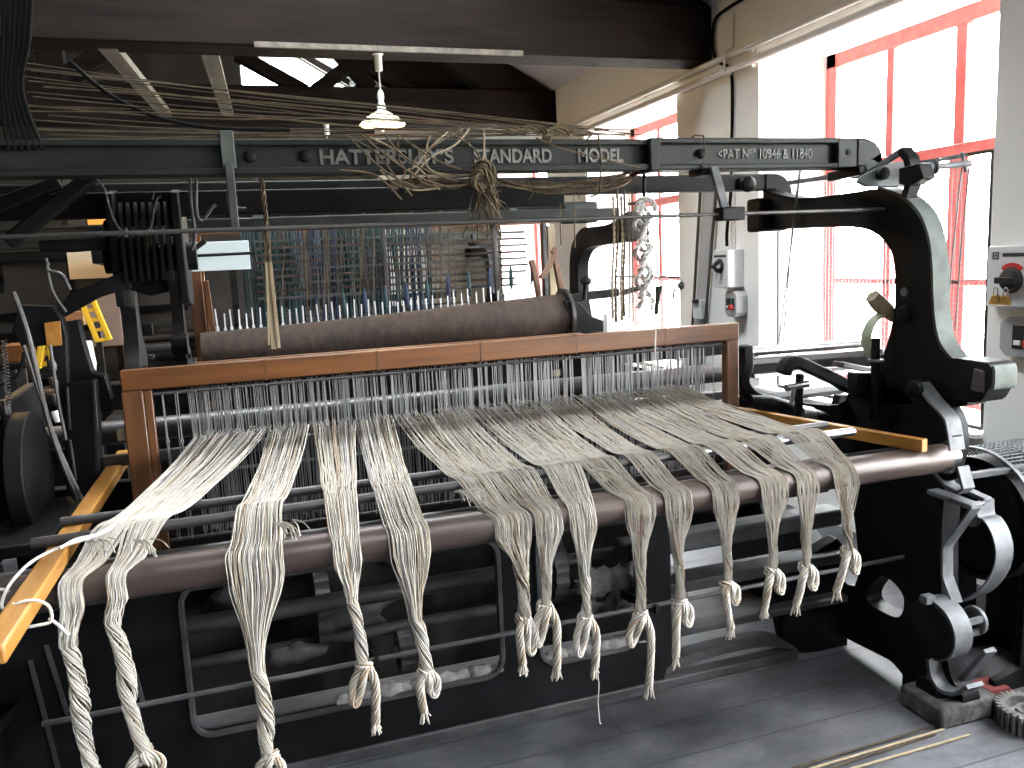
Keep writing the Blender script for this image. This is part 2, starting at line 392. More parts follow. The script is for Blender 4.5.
# thin downpipe and black cables on the pier
MB().tube([(XW - .012, 4.93, 1.66), (XW - .012, 4.93, 2.80), (XW - .08, 4.93, 2.83), (XW - .08, 4.93, 2.94), (XW - .012, 4.93, 2.98), (XW - .012, 4.93, 3.2)], .009, 8).build('conduit', WHITEP, label='thin white conduit rising from the grey isolator box on the pier', cat='conduit')
c1 = cr([at(0, XW - .022 - d, *q) for q, d in (((748, -4), 0), ((728, 8), 0), ((715, 20), 0), ((713, 42), 0), ((716, 60), .0), ((728, 67), .0), ((732, 80), 0), ((732, 135), 0), ((731, 190), 0), ((727, 230), .02), ((727, 246), .03))], 6)
MB().tube(c1, .011, 8).build('cable', RUBBER, label='black cable climbing the white pier from the isolator box to the roof', cat='cable')

# isolator boxes
def rotary(b, x, y, z, r, parent, tilt=0):
    k = MB(); k.lathe([(r * 1.15, 0), (r * 1.15, .008), (r * .9, .012), (r * .85, .03), (r * .7, .034)], (x, y, z), (-1, 0, 0), 20)
    k.bar((x - .04, y - r * .9 * math.cos(tilt), z + r * .9 * math.sin(tilt)), (x - .04, y + r * .9 * math.cos(tilt), z - r * .9 * math.sin(tilt)), r * .55, .025, (1, 0, 0))
    return k.build('rotary_switch', BLACKP, parent, bevel=.002)
def padlock(x, y, z, parent, tilt):
    o = MB(); o.box(x - .008, x + .008, y - .018, y + .018, z - .034, z).build('padlock', BRASS, parent, bevel=.003)
def isolator(y0, y1, z0, z1, d, label, r, badge, ry, rz):
    t = thing('isolator_box', (XW, (y0 + y1) / 2, z0), label, 'switch box')
    MB().box(XW - d, XW, y0, y1, z0, z1).build('case', LGREY, t, bevel=.006)
    MB().box(XW - d - .006, XW - d + .001, y0 + .004, y1 - .004, z0 + .004, z1 - .004).build('cover', LGREY, t, bevel=.003)
    x = XW - d - .006
    rotary(None, x, ry, rz, r, t)
    MB().box(x - .002, x, y0 + .02, y1 - (.02 if badge else .08), z1 - .048, z1 - .033).build('label_strip', BLACKP if badge else DSTEEL, t)
    q = MB(); yb = y1 - .03
    for (a, b, c, e) in ((0, .03, 0, .004), (0, .03, .026, .03), (0, .004, 0, .03), (.026, .03, 0, .03), (.011, .019, .011, .019)): q.box(x - .003, x, yb - b, yb - a, z1 - .058 + c, z1 - .058 + e)
    if not badge: q.build('square_badge', BLACKP, t)
    return t, x
t, x = isolator(4.83, 5.02, 1.40, 1.655, .12, 'grey isolator box with black rotary switch on the pier between the windows', .045, True, 4.93, 1.545)
MB().box(x - .022, x - .012, 4.90, 4.93, 1.455, 1.50).build('padlock', WHITEP, t, bevel=.003)
t, x = isolator(2.55, 2.865, 1.345, 1.615, .05, 'light grey isolator with red-backed rotary switch and brass padlocks on the near pier', .05, False, 2.735, 1.465)
MB().prism([(2.735 + .075 * math.cos(a), 1.465 + .075 * math.sin(a)) for a in [PI * .25 + PI * .5 * k / 10 for k in range(11)]] + [(2.735, 1.465)], 0, x - .004, x).build('red_dial', REDP, t)
for k, dy in enumerate((.035, -.015)):
    h = MB(); h.tube(cr([(x - .05, 2.735 + dy - .01, 1.40), (x - .05, 2.735 + dy - .01, 1.425), (x - .05, 2.735 + dy, 1.435), (x - .05, 2.735 + dy + .01, 1.425), (x - .05, 2.735 + dy + .01, 1.40)], 4), .0028, 6)
    p = MB().prism([(2.735 + dy - .028, 1.36), (2.735 + dy + .028, 1.36), (2.735 + dy + .012, 1.402), (2.735 + dy - .012, 1.402)], 0, x - .06, x - .04).build('padlock', BRASS, t, bevel=.003)
    h.build('shackle', STEEL, p)

def pushbox(y0, y1, z0, z1, d, label, seg):
    t = thing('push_button_box', (XW, (y0 + y1) / 2, z0), label, 'switch')
    c = .03; pr = [(y0 + c, z0), (y1 - c, z0), (y1, z0 + c), (y1, z1 - c), (y1 - c, z1), (y0 + c, z1), (y0, z1 - c), (y0, z0 + c)]
    MB().prism(pr, 0, XW - d, XW + .006).build('case', GREYP, t, bevel=.004)
    x = XW - d; ym, zm = (y0 + y1) / 2, (z0 + z1) / 2; s_ = seg
    MB().box(x - .006, x + .001, ym + .004, ym + .05 * s_, zm - .045 * s_, zm + .045 * s_).build('start_panel', BLACKP, t, bevel=.002)
    MB().box(x - .012, x - .005, ym + .015, ym + .04 * s_, zm - .03 * s_, zm - .012 * s_).build('start_button', WHITEP, t, bevel=.002)
    MB().box(x - .006, x + .001, ym - .05 * s_, ym - .004, zm - .045 * s_, zm + .045 * s_).build('stop_panel', BLACKP, t, bevel=.002)
    MB().box(x - .01, x - .005, ym - .042 * s_, ym - .012, zm + .004, zm + .035 * s_).build('indicator', GREENP, t, bevel=.002)
    MB().lathe([(.021 * s_, 0), (.021 * s_, .018), (.017 * s_, .022)], (x - .005, ym - .027 * s_, zm - .022 * s_), (-1, 0, 0), 18).build('stop_button', REDP, t)
pushbox(4.79, 4.93, 1.20, 1.375, .09, 'grey push-button box with rounded case below the isolator between the windows', .9)
pushbox(2.54, 2.79, 1.13, 1.305, .05, 'grey push-button box with red stop button on the near pier', 1.15)
# drive belt strip and little items on the pier
for (ya, yb, lab) in ((5.32, 5.52, 'left of the two dark leaning cords beside the pier'), (5.10, 5.36, 'right of the two dark leaning cords beside the pier')):
    MB().tube([(XW - .03, ya, 2.16), (XW - .025, yb, .75)], .012, 6).build('leaning_cord', LEATHER, label=lab, cat='cord', group='dark cords leaning on the pier')
MB().bar((XW - .018, 5.21, 2.16), (XW - .012, 5.44, .8), .012, .13, (0, 1, 0)).build('cable_trunking', GREYP, label='pale grey cable trunking between the two dark cords on the pier', cat='trunking')
t = thing('wall_socket', (XW, 5.34, 1.17), 'small grey socket box at the foot of the dark cord on the pier', 'socket')
MB().box(XW - .07, XW, 5.29, 5.39, 1.16, 1.30).build('case', LGREY, t, bevel=.006)
MB().box(XW - .09, XW - .069, 5.30, 5.37, 1.275, 1.305).build('plug', BLACKP, t, bevel=.004)

# small pipe bracket on the sill side, left of the cords
t = thing('wall_hook', (3.2, 5.66, 1.30), 'small round-headed steel hook on the pier edge beside the far window', 'hook')
MB().lathe([(.03, 0), (.034, .01), (.02, .03)], (XW, 5.66, 1.40), (-1, 0, 0), 14).build('hook_plate', GSTEEL, t)
MB().tube(cr([(XW - .02, 5.66, 1.40), (XW - .07, 5.66, 1.36), (XW - .06, 5.68, 1.29), (XW - .03, 5.68, 1.27)], 5), .008, 6).build('hook_arm', GSTEEL, t)
# ------------------------------------------------------------------ the near loom
XS = 2.22                                              # inner face of its right side frame
LX = .73
loom = thing('power_loom', (LX, 2.7, 0), 'near black cast-iron power loom with the cream yarn tassels draped over its front roller', 'loom')
def yz(lst, x=XS):
    out = []
    for p in lst:
        v = at(0, x, *p); out.append((v.y, v.z))
    return out
def cr2(l, n=4, closed=False): return [(v.x, v.y) for v in cr([Vector((a, b, 0)) for a, b in l], n, closed)]
# curved overhead arch, traced in its own plane
arch_out = yz([(763, 190), (800, 198), (848, 193), (876, 189), (896, 196), (910, 206), (920, 220), (927, 242), (930, 270), (931, 305), (935, 336), (942, 351), (952, 362), (968, 371)])
arch_in = yz([(968, 405), (945, 408), (915, 404), (880, 404), (866, 396), (868, 382), (880, 362), (888, 340), (894, 315), (895, 290), (894, 262), (888, 246), (873, 232), (850, 227), (803, 228), (763, 230)])
ARCH = cr2(arch_out, 4) + cr2(arch_in, 4)
SIDE = cr2([(2.02, .0), (2.02, .10), (2.07, .15), (2.11, .30), (2.13, .60), (2.12, .86), (2.10, .96), (2.12, 1.06), (2.20, 1.13)], 4) + \
       cr2([(2.60, 1.12), (2.66, 1.02), (3.1, .98), (3.34, .98), (3.40, .9), (3.38, .5), (3.42, .18), (3.46, .1), (3.46, 0)], 4) + \
       [(3.2, 0)] + cr2([(3.18, .05), (3.0, .07), (2.64, .06), (2.45, .07), (2.35, .075), (2.29, .05)], 4) + [(2.29, 0)]
HOLE = cr2(yz([(868, 590), (881, 576), (895, 584), (904, 600), (899, 617), (883, 612), (868, 602)]), 4, True)
HOLE2 = cr2([(2.55, .30), (2.75, .36), (2.95, .45), (3.15, .42), (3.2, .6), (3.15, .8), (2.9, .85), (2.65, .8), (2.55, .55)], 4, True)
def mir(p): return [(7.65 - y, z) for y, z in p]
def side(parent, xa, xb, m, flip=False, hole=True):
    f = mir if flip else (lambda p: p)
    MB().prism(f(SIDE), 0, xa, xb, [f(HOLE), f(HOLE2)] if hole else []).build('side_frame', m, parent, bevel=.006)
    a = MB().prism(f(ARCH), 0, xa, xb).build('arch', m, parent, bevel=.006)
    return a
arch = side(loom, XS, XS + .075, IRON)
archL = side(loom, -.84, -.765, IRON)
# broad foot pad on the front of the arch
def pad(parent, x0, x1, f=lambda p: p):
    o = cr2([(1.968, 1.17), (1.955, 1.19), (1.955, 1.235), (1.968, 1.258), (2.0, 1.262), (2.12, 1.262), (2.16, 1.24), (2.16, 1.14), (2.10, 1.125), (2.0, 1.13)], 3, True)
    MB().prism(f(o), 0, x0, x1).build('arch_foot_pad', IRON, parent, bevel=.010)
    e_ = cr2([(1.953, 1.175), (1.945, 1.19), (1.945, 1.235), (1.953, 1.255), (1.962, 1.24), (1.962, 1.19)], 3, True)
    MB().prism(f(e_), 0, x0 + .004, x1 - .004).build('pad_face', GREENL, parent, bevel=.003)  # light on the pad's front put into this paler face
pad(arch, XS - .005, XS + .095)
MB().prism([(1.975, 1.165), (1.975, 1.235), (2.015, 1.24), (2.025, 1.165)], 0, XS - .012, XS - .004).build('pad_recess', DSTEEL, arch, bevel=.003)
# raised rim that runs along the outer edge of the arch (paler, front light put into its colour)
rim = [Vector((XS + .037, p[0], p[1])) for p in cr2(arch_out[3:], 5)]
cen = Vector((XS, 2.6, 1.5))
rim = [p + Vector((0, -.004, .004)) for p in rim]
MB().sweep(rim, .07, .012, (1, 0, 0)).build('arch_rim', GREENL, arch)
for (px, py) in ((875, 300), (905, 292)):
    p = at(0, XS, px, py); MB().lathe([(.016, 0), (.016, .006), (.01, .008)], p, (-1, 0, 0), 12).build('bolt', GSTEEL, arch)
p = at(0, XS, 905, 314); MB().lathe([(.03, 0), (.03, .010), (.02, .02), (.012, .022)], p, (-1, 0, 0), 20).build('boss', IRON, arch)
# elbow on the rear end of the arch arm
eb = MB(); eb.box(XS - .05, XS + .09, 3.10, 3.21, 1.725, 1.87).build('arm_end_block', IRON, arch, bevel=.012)

# lettered top beam
BY = 2.55
zt_, zb_ = 2.028, 1.945
tb = MB()
xr = at(1, BY, 655, 150).x; x2 = at(1, BY, 836, 150).x; x3 = at(1, BY, 855, 150).x
tb.box(-1.0, xr, BY + .02, BY + .05, zb_, zt_)                                  # web
tb.box(-1.0, xr, BY - .005, BY + .075, zt_ - .014, zt_ + .004).box(-1.0, xr, BY - .01, BY + .075, zb_ - .012, zb_ + .006)
top = tb.build('top_beam', GREEN, loom, bevel=.003)
te = MB(); zt2, zb2 = 2.032, 1.94
te.box(xr - .01, x2, BY + .015, BY + .06, zb2, zt2).box(xr - .01, x3, BY - .01, BY + .085, zt2 - .015, zt2 + .004).box(xr - .01, x3, BY - .01, BY + .085, zb2 - .01, zb2 + .008)
te.box(x2, x3, BY - .012, BY + .085, zb2 - .01, zt2 + .004)
e = te.build('top_beam_end', GREEN, top, bevel=.004)
MB().box(xr - .03, xr + .012, BY - .02, BY + .09, zb_ - .02, zt_ + .008).build('beam_joint', GREEN, top, bevel=.006)
xe = at(1, BY, 881, 160).x
prof = [(x3, zt2 + .004)] + [(xe - .09 + .09 * math.sin(a), zt2 + .004 - .075 + .075 * math.cos(a)) for a in [PI / 2 * k / 8 for k in range(9)]] + [(xe, 1.90), (xe - .07, 1.895), (xe - .085, zb2 - .008), (x3, zb2 - .008)]
MB().prism(prof, 1, BY - .012, BY + .085).build('beam_end_elbow', GREEN, top, bevel=.008)
MB().lathe([(.011, 0), (.011, .004), (.004, .006)], (at(1, BY, 846, 151).x, BY - .012, 1.985), (0, -1, 0), 12).build('bolt', IRON, top)
MB().lathe([(.018, 0), (.016, .012), (.008, .016)], (at(1, BY, 703, 151).x, BY + .015, 1.985), (0, -1, 0), 12).build('boss', IRON, top)
def letters(txt, x0, x1, y, zc, h, m=LETTER, par=top, bold=.0015):
    a, b = at(1, y, x0, 150).x, at(1, y, x1, 150).x
    return lettering(txt, (a, y + .001, zc - h / 2), h * 1.38, m, par, depth=.005, width=b - a, bold=bold)
letters("HATTERSLEY\u2019S", 318, 452, BY + .019, 1.984, .043)
letters('STANDARD', 473, 551, BY + .019, 1.984, .043)
letters('MODEL', 577, 622, BY + .019, 1.984, .043)
letters('<PAT N\u00ba\u02e2 10946 & 11840', 717, 811, BY + .014, 1.985, .035, bold=0)
for px in (305, 250): MB().lathe([(.018, 0), (.016, .012), (.008, .016)], (at(1, BY, px, 151).x, BY + .02, 1.985), (0, -1, 0), 12).build('boss', IRON, top)
# dark pulley disc peeping over the beam
c0 = at(1, 2.66, 626, 140)
MB().lathe([(.04, 0), (.055, .0), (.055, .03), (.04, .03)], (c0.x, 2.66, 1.995), (0, 1, 0), 24).build('beam_pulley', IRON, top)

# rear top rail with its down-turned elbow
RY = 3.14
xa = -.9; xb = at(1, RY, 765, 170).x; xc = at(1, RY, 792, 190).x
rt = MB(); rt.box(xa, xb, RY, RY + .07, 1.905, 1.975)
rp_ = [(xb, 1.975)] + [(xc - .09 + .09 * math.sin(a), 1.885 + .09 * math.cos(a)) for a in [PI / 2 * k / 8 for k in range(9)]] + [(xc, 1.845), (xc - .085, 1.845), (xc - .095, 1.905), (xb, 1.905)]
rt.prism(rp_, 1, RY - .005, RY + .075)
rt.box(xc - .12, xc + .03, RY - .02, RY + .09, 1.83, 1.848)
rr = rt.build('rear_top_rail', GREEN, loom, bevel=.006)
for (x, s_) in ((at(1, RY, 745, 170).x, .03),): MB().sph((x, RY - .02, 1.93), .035, (1.2, .6, 1)).build('worn_clamp', IRON, rr)
MB().box(-.75, 1.25, RY - .06, RY - .005, 1.855, 1.94).build('jack_shelf', IRON, rr, bevel=.006)

# long steel cross rod with its hanger
z_ = at(1, 2.43, 885, 209).z
rod = MB().cyl((-.75, 2.43, z_), (at(1, 2.43, 893, 209).x, 2.43, z_), .0065, 10).build('cross_rod', DSTEEL, loom)
MB().lathe([(.012, -.01), (.02, -.008), (.02, .008), (.012, .01)], (at(1, 2.43, 890, 209).x, 2.43, z_), (1, 0, 0), 6).build('end_nut', STEEL, rod)
x = at(1, 2.5, 717, 200).x
h = MB().bar((x, 2.52, zb_ - .01), (x, 2.44, z_ - .005), .032, .014, (0, 1, 0)).build('rod_hanger', GSTEEL, loom, bevel=.003)
MB().box(x - .04, x + .05, 2.405, 2.46, z_ - .022, z_ + .022).build('rod_clamp', IRON, h, bevel=.005)
MB().box(x - .04, x + .03, BY - .02, BY + .07, zb_ - .035, zb_ - .012).build('hanger_lug', IRON, h, bevel=.004)

# picking lever group on top of the arch
def P0(px, py, x=XS - .01): return at(0, x, px, py)
def xz(l, Y): return [(v.x, v.z) for v in [at(1, Y, *q) for q in l]]
lever = MB().prism(xz([(856, 182), (861, 176), (876, 168), (893, 162), (905, 162), (913, 171), (913, 183), (905, 187), (866, 187)], 2.42), 1, 2.41, 2.43).build('pivot_plate', GSTEEL, loom, bevel=.004)
MB().lathe([(.022, 0), (.022, .025), (.012, .03)], at(1, 2.41, 880, 174), (0, -1, 0), 16).build('pivot_pin', IRON, lever)
MB().prism(yz([(905, 168), (925, 163), (930, 178), (915, 186), (905, 184)], XS), 0, XS - .03, XS + .03).build('pivot_block', IRON, lever, bevel=.006)

MB().sweep([at(0, XS + .01, *q) for q in [(904, 150), (911, 158), (914, 170), (913, 184), (909, 197)]], .05, .026, (1, 0, 0)).build('upright_lever', IRON, lever, bevel=.003)
MB().bar(at(0, XS, 861, 179), at(0, XS, 903, 150), .014, .022).build('lever_link', GSTEEL, lever, bevel=.003)
b0 = at(0, XS - .02, 830, 177); b1 = at(0, XS - .02, 862, 170); b2 = at(0, XS - .02, 788, 183)
MB().bar(b0, b1, .03, .035).build('weight_block', IRON, lever, bevel=.005)
MB().bar(b2, b0, .008, .018).build('thin_link', GSTEEL, lever)
# outer pair of bars pointing to the right, with hanging wires
oa, ob = at(1, 2.35, 910, 168), at(1, 2.35, 972, 159)
fork = MB().cyl(oa, at(1, 2.35, 935, 167), .018, 14).cyl(at(1, 2.35, 935, 167), at(1, 2.35, 970, 163), .011, 12).build('fork_bar', GSTEEL, loom)
MB().bar(at(1, 2.42, 915, 165), at(1, 2.42, 966, 155), .012, .014).bar(at(1, 2.38, 920, 162), at(1, 2.38, 962, 157), .02, .008).build('fork_blade', IRON, fork)
MB().lathe([(.01, 0), (.028, .004), (.028, .01), (.01, .014)], at(1, 2.35, 932, 167), (1, -.1, .1), 14).build('fork_collar', GSTEEL, fork)
MB().cyl(at(1, 2.35, 962, 152), at(1, 2.35, 966, 172), .006, 8).build('fork_pin', GSTEEL, fork)
for a, b in (((962, 166), (946, 330)), ((969, 168), (955, 330))):
    MB().tube([at(1, 2.36, *a), at(1, 2.36, (a[0] + b[0]) / 2 - 1, 250), at(1, 2.36, *b)], .0028, 6).build('hanging_wire', DSTEEL, fork)
# thin wire frame hanging beside the arm
MB().tube([at(0, XS - .02, 790, 183), at(0, XS - .02, 788, 166), at(0, XS - .02, 800, 164), at(0, XS - .02, 792, 230), at(0, XS - .02, 783, 345)], .003, 6).build('wire_hook', DSTEEL, loom)
MB().tube([at(0, XS - .02, 801, 168), at(0, XS - .02, 793, 232), at(0, XS - .02, 779, 340)], .003, 6).build('wire_hook', DSTEEL, loom)

# leather strap hung on a wooden handle
hd = MB(); hd.tube([at(1, 2.42, 872, 296), at(1, 2.42, 880, 305), at(1, 2.42, 895, 317)], [.026, .030, .022], 16).build('wooden_handle', PALEW, loom)
MB().sweep(cr([at(1, 2.42, 884, 312), at(1, 2.42, 872, 322), at(1, 2.42, 866, 340), at(1, 2.42, 872, 358)], 6), .035, .006, (.6, -.8, 0)).build('pick_strap', STRAP, loom)

# ---- front roller and brackets
RC = (2.1, .93); RR = .047
r_ = MB().cyl((-.86, RC[0], RC[1]), (2.185, RC[0], RC[1]), RR, 36).build('front_roller', ROLL, loom)
MB().cyl((2.18, RC[0], RC[1]), (2.235, RC[0], RC[1]), .03, 20).build('roller_journal', STEEL, r_)
br = MB()
arc = [(2.10 + .075 * math.cos(a), .925 + .075 * math.sin(a)) for a in [math.radians(d) for d in range(-150, 100, 20)]]
ins = [(2.10 + .052 * math.cos(a), .925 + .052 * math.sin(a)) for a in [math.radians(d) for d in range(90, -151, -20)]]
br.prism(arc + ins, 0, 2.19, 2.23)
br.build('roller_bearing', IRON, loom, bevel=.004)
MB().sweep([at(0, 2.21, 938, 470), at(0, 2.21, 950, 485), at(0, 2.21, 962, 492), at(0, 2.21, 968, 488), at(0, 2.21, 962, 466)], .05, .012, (1, 0, 0)).build('bearing_bracket', GSTEEL, loom, bevel=.002)
MB().bar(at(0, 2.2, 932, 491), at(0, 2.2, 977, 507), .05, .018).build('bracket_arm', GSTEEL, loom, bevel=.004)
MB().bar(at(0, 2.27, 962, 488), at(0, 2.27, 988, 500), .035, .016).build('bracket_arm', GSTEEL, loom, bevel=.004)
st = [(980, 503), (975, 508), (950, 542), (947, 548), (947, 575), (949, 582), (957, 603)]
MB().sweep([at(0, 2.225, *q) for q in st], .045, .009, (1, 0, 0)).build('brake_strap', GSTEEL, loom)
st = [(985, 500), (986, 515), (993, 520), (1001, 535), (1004, 555), (998, 575), (983, 592), (962, 601)]
MB().sweep(cr([at(0, 2.30, *q) for q in st], 5), .075, .006, (1, 0, 0)).build('brake_band', GSTEEL, loom)
# drum and foot fittings
dc = at(0, 2.13, 928, 630)
dr = MB().lathe([(.03, .0), (.092, .0), (.10, .006), (.10, .085), (.03, .085)], dc, (1, 0, 0), 36).build('brake_drum', IRON, loom, bevel=.003)
MB().sweep([dc + Vector((.045, .1045 * math.cos(a), .1045 * math.sin(a))) for a in [math.radians(d) for d in range(60, 262, 10)]], .075, .006, (1, 0, 0)).build('drum_band', GSTEEL, dr)
MB().lathe([(.045, 0), (.05, .004), (.05, .016), (.02, .02)], dc + Vector((.175, -.02, .01)), (1, 0, 0), 24).build('drum_end_plate', GSTEEL, dr)
for a_, b_ in (((.085, -.06, .03), (.18, -.055, .03)), ((.085, -.04, -.02), (.18, -.045, -.02))): MB().bar(dc + Vector(a_), dc + Vector(b_), .012, .02).build('drum_bolt', GSTEEL, dr)
MB().box(dc.x - .02, dc.x + .02, dc.y - .01, dc.y + .02, dc.z + .095, dc.z + .125).build('set_screw', GSTEEL, dr, bevel=.003)
# foot shoe standing on the block
ft = MB(); ft.sweep(cr([at(0, 2.2, 935, 658), at(0, 2.2, 938, 675), at(0, 2.2, 947, 688), at(0, 2.2, 962, 692), at(0, 2.2, 975, 685)], 5), .07, .014, (1, 0, 0)); ft.build('foot_cradle', GSTEEL, loom)
MB().bar(at(0, 2.28, 990, 650), at(0, 2.28, 962, 683), .05, .018).build('foot_strut', GSTEEL, loom, bevel=.003)
MB().lathe([(.045, 0), (.05, .01), (.05, .04), (.03, .05)], at(0, 2.16, 926, 690), (1, 0, 0), 20).build('foot_boss', IRON, loom)

# ---- low front: panel casting with rounded openings, rails, rods
def rrect(x0, x1, z0, z1, r, n=5):
    o = []
    for cx, cz, a0 in ((x1 - r, z1 - r, 0), (x0 + r, z1 - r, 90), (x0 + r, z0 + r, 180), (x1 - r, z0 + r, 270)):
        for k in range(n + 1): a = math.radians(a0 + 90 * k / n); o.append((cx + r * math.cos(a), cz + r * math.sin(a)))
    return o
PY = 2.55
ops = [rrect(-.26, .74, .24, .73, .06), rrect(.88, 1.26, .24, .73, .06)]
pn = MB().prism([(-.80, .07), (1.36, .07), (1.40, .2), (1.40, .80), (-.80, .80)], 1, PY, PY + .03, ops)
panel = pn.build('front_panel', IRON, loom, bevel=.004)
for i, o in enumerate(ops):
    P = [Vector((x, PY - .004, z)) for x, z in o]; MB().tube(P, .011, 6, closed=True).build('opening_rim', DUSTY, panel)
for (px0, py0, px1, py1) in ((0, 545, 12, 640), (30, 640, 58, 768), (46, 625, 68, 715), (125, 620, 143, 702)):
    MB().bar(at(1, PY - .006, px0, py0 + 20), at(1, PY - .006, px1, py1), .006, .012, (1, 0, 0)).build('panel_rib', DUSTY, panel)
MB().box(-.80, 1.95, PY - .01, PY + .05, .045, .085).build('bottom_rail', DUSTY, loom, bevel=.006)
# dusty cross rails at the right, standing behind the panel
MB().box(1.25, 2.22, 2.62, 2.72, .53, .60).build('cross_rail', DUSTY, loom, bevel=.012)
MB().box(1.25, 2.22, 2.60, 2.70, .38, .425).build('cross_rail', DUSTY, loom, bevel=.008)
MB().box(1.2, 2.22, 2.58, 2.64, .22, .25).build('cross_rail', DUSTY, loom, bevel=.006)
MB().prism(cr2([(1.35, .09), (1.45, .15), (1.7, .165), (1.85, .15), (1.95, .08), (1.8, .12), (1.6, .125), (1.45, .11)], 4, True), 1, 2.56, 2.62).build('curved_stay', DUSTY, loom, bevel=.004)
MB().box(-.76, 2.22, 3.30, 3.36, .30, .42).build('rear_rail', IRON, loom, bevel=.006)
# shafts and lint behind the openings
for (y, z, r) in ((2.75, .52, .03), (2.85, .34, .022), (2.72, .66, .014), (3.0, .62, .05)):
    MB().cyl((-.76, y, z), (2.22, y, z), r, 16).build('lower_shaft', DUSTY if r < .025 else DSTEEL, loom)
for (x, y, z, r) in ((1.0, 2.8, .50, .13), (1.16, 2.75, .42, .08), (.15, 2.9, .45, .14), (.42, 2.8, .27, .08), (-.45, 2.9, .5, .16)):
    g = MB(); n = 28; pr = []
    for k in range(n * 2): a = PI * k / n; rr2 = r * (1 if (k // 2) % 2 else .93); pr.append((y + rr2 * math.cos(a), z + rr2 * math.sin(a)))
    g.prism(pr, 0, x, x + .05, [[(y + r * .72 * math.cos(a), z + r * .72 * math.sin(a)) for a in [2 * PI * k / 20 for k in range(20)]]])
    g.cyl((x - .02, y, z), (x + .07, y, z), r * .28, 14).bar((x + .025, y - r * .75, z), (x + .025, y + r * .75, z), .02, r * .2).bar((x + .025, y, z - r * .75), (x + .025, y, z + r * .75), .02, r * .2, (0, 1, 0))
    g.build('gear_wheel', DUSTY, loom)
from mathutils import noise as mnoise
def fluff(l, c, r, sc_, seed, amp=.45):
    o = len(l.v); l.sph(c, r, sc_, 16, 10); c = Vector(c)
    for i in range(o, len(l.v)):
        v = Vector(l.v[i]); d = v - c; k = 1 + amp * mnoise.noise(v * 26 + Vector((seed, 0, 0))) + amp * .6 * mnoise.noise(v * 70 + Vector((0, seed, 0)))
        l.v[i] = tuple(c + d * k)
for k, (x0, x1, z) in enumerate(((.22, .72, .245), (.95, 1.25, .245))):
    l = MB(); n = 9 if k == 0 else 6
    for i in range(n): x = x0 + (x1 - x0) * i / (n - 1); fluff(l, (x, PY + .02, z + .008), R.uniform(.03, .05), (1.5, .7, .55), i * 3.1 + k)
    o = l.build('lint_deposit', LINT, loom, angle=80); o['kind'] = 'stuff'
l = MB()
for i, (x, z, r) in enumerate(((1.16, .45, .07), (1.27, .43, .08), (1.38, .41, .07), (1.48, .36, .05), (1.20, .36, .06), (1.32, .33, .06))): fluff(l, (x, 2.68 + .01 * i, z), r, (1.3, .6, .8), i * 7.7, .7)
o = l.build('lint_deposit', LINT, loom, angle=80); o['kind'] = 'stuff'
for (x, y, z, r, sc_) in ((-.1, 2.95, .55, .12, (.9, .5, 1)), (.25, 2.9, .40, .11, (1.4, .5, .7)), (.55, 2.95, .62, .13, (1.6, .4, .6)), (.05, 2.8, .33, .07, (1.5, .5, .5))):
    l = MB(); fluff(l, (x, y, z), r, sc_, x * 9, .6); o = l.build('dusty_fluff', DUSTY, loom, angle=80); o['kind'] = 'stuff'
MB().prism(xz([(772, 578), (838, 538), (848, 552), (848, 652), (806, 653), (784, 640)], 2.64), 1, 2.64, 2.70).build('gear_case', IRON, loom, bevel=.006)
MB().cyl((-.6, 2.3, .503), (2.24, 2.3, .507), .008, 8).build('front_tie_rod', DUSTY, loom)
for (x, z) in ((-.72, .50), (.28, .5), (1.2, .5)):
    MB().bar((x, 2.28, z), (x, PY, z - .05), .012, .03).build('rod_bracket', IRON, loom)
z3 = at(1, 2.33, 150, 557).z
MB().cyl((-.84, 2.33, z3), (2.2, 2.33, z3), .014, 12).build('guide_rod', DSTEEL, loom)

# sley, reed cap and rails seen through the healds
MB().box(-.5, 2.0, 3.10, 3.16, 1.20, 1.29).build('back_rail', IRON, loom, bevel=.006)
MB().box(-.5, 2.0, 3.00, 3.04, 1.02, 1.06).build('back_rail', DSTEEL, loom, bevel=.006)
MB().box(-.76, 2.22, 3.2, 3.26, .80, .92).build('back_rail', IRON, loom, bevel=.006)
MB().cyl((-.76, 3.35, 1.08), (2.22, 3.35, 1.08), .045, 20).build('back_roller', DSTEEL, loom)
# warp beam at the back
wb = MB().cyl((-.7, 3.45, .62), (2.15, 3.45, .62), .12, 28).build('warp_beam', BROLL, loom)
for x in (-.7, 2.1): MB().lathe([(.03, 0), (.26, .0), (.26, .02), (.03, .02)], (x, 3.45, .62), (1, 0, 0), 32).build('beam_flange', IRON, wb)

# ---- right-hand shuttle box gear
sb = MB().cyl(at(1, 3.0, 745, 352), at(1, 3.0, 868, 343), .02, 14).build('box_shaft', STEEL, loom)
MB().bar(at(1, 3.08, 745, 362), at(1, 3.08, 880, 351), .05, .03).build('box_rail', DSTEEL, loom, bevel=.005)
MB().bar(at(1, 3.12, 752, 376), at(1, 3.12, 850, 367), .04, .02).build('box_rail', STEEL, loom, bevel=.003)
MB().bar(at(1, 3.14, 740, 370), at(1, 3.14, 890, 357), .02, .075).build('box_back', IRON, loom)
MB().bar(at(1, 3.05, 750, 400), at(1, 3.05, 850, 388), .12, .018).build('box_floor', DUSTY, loom)
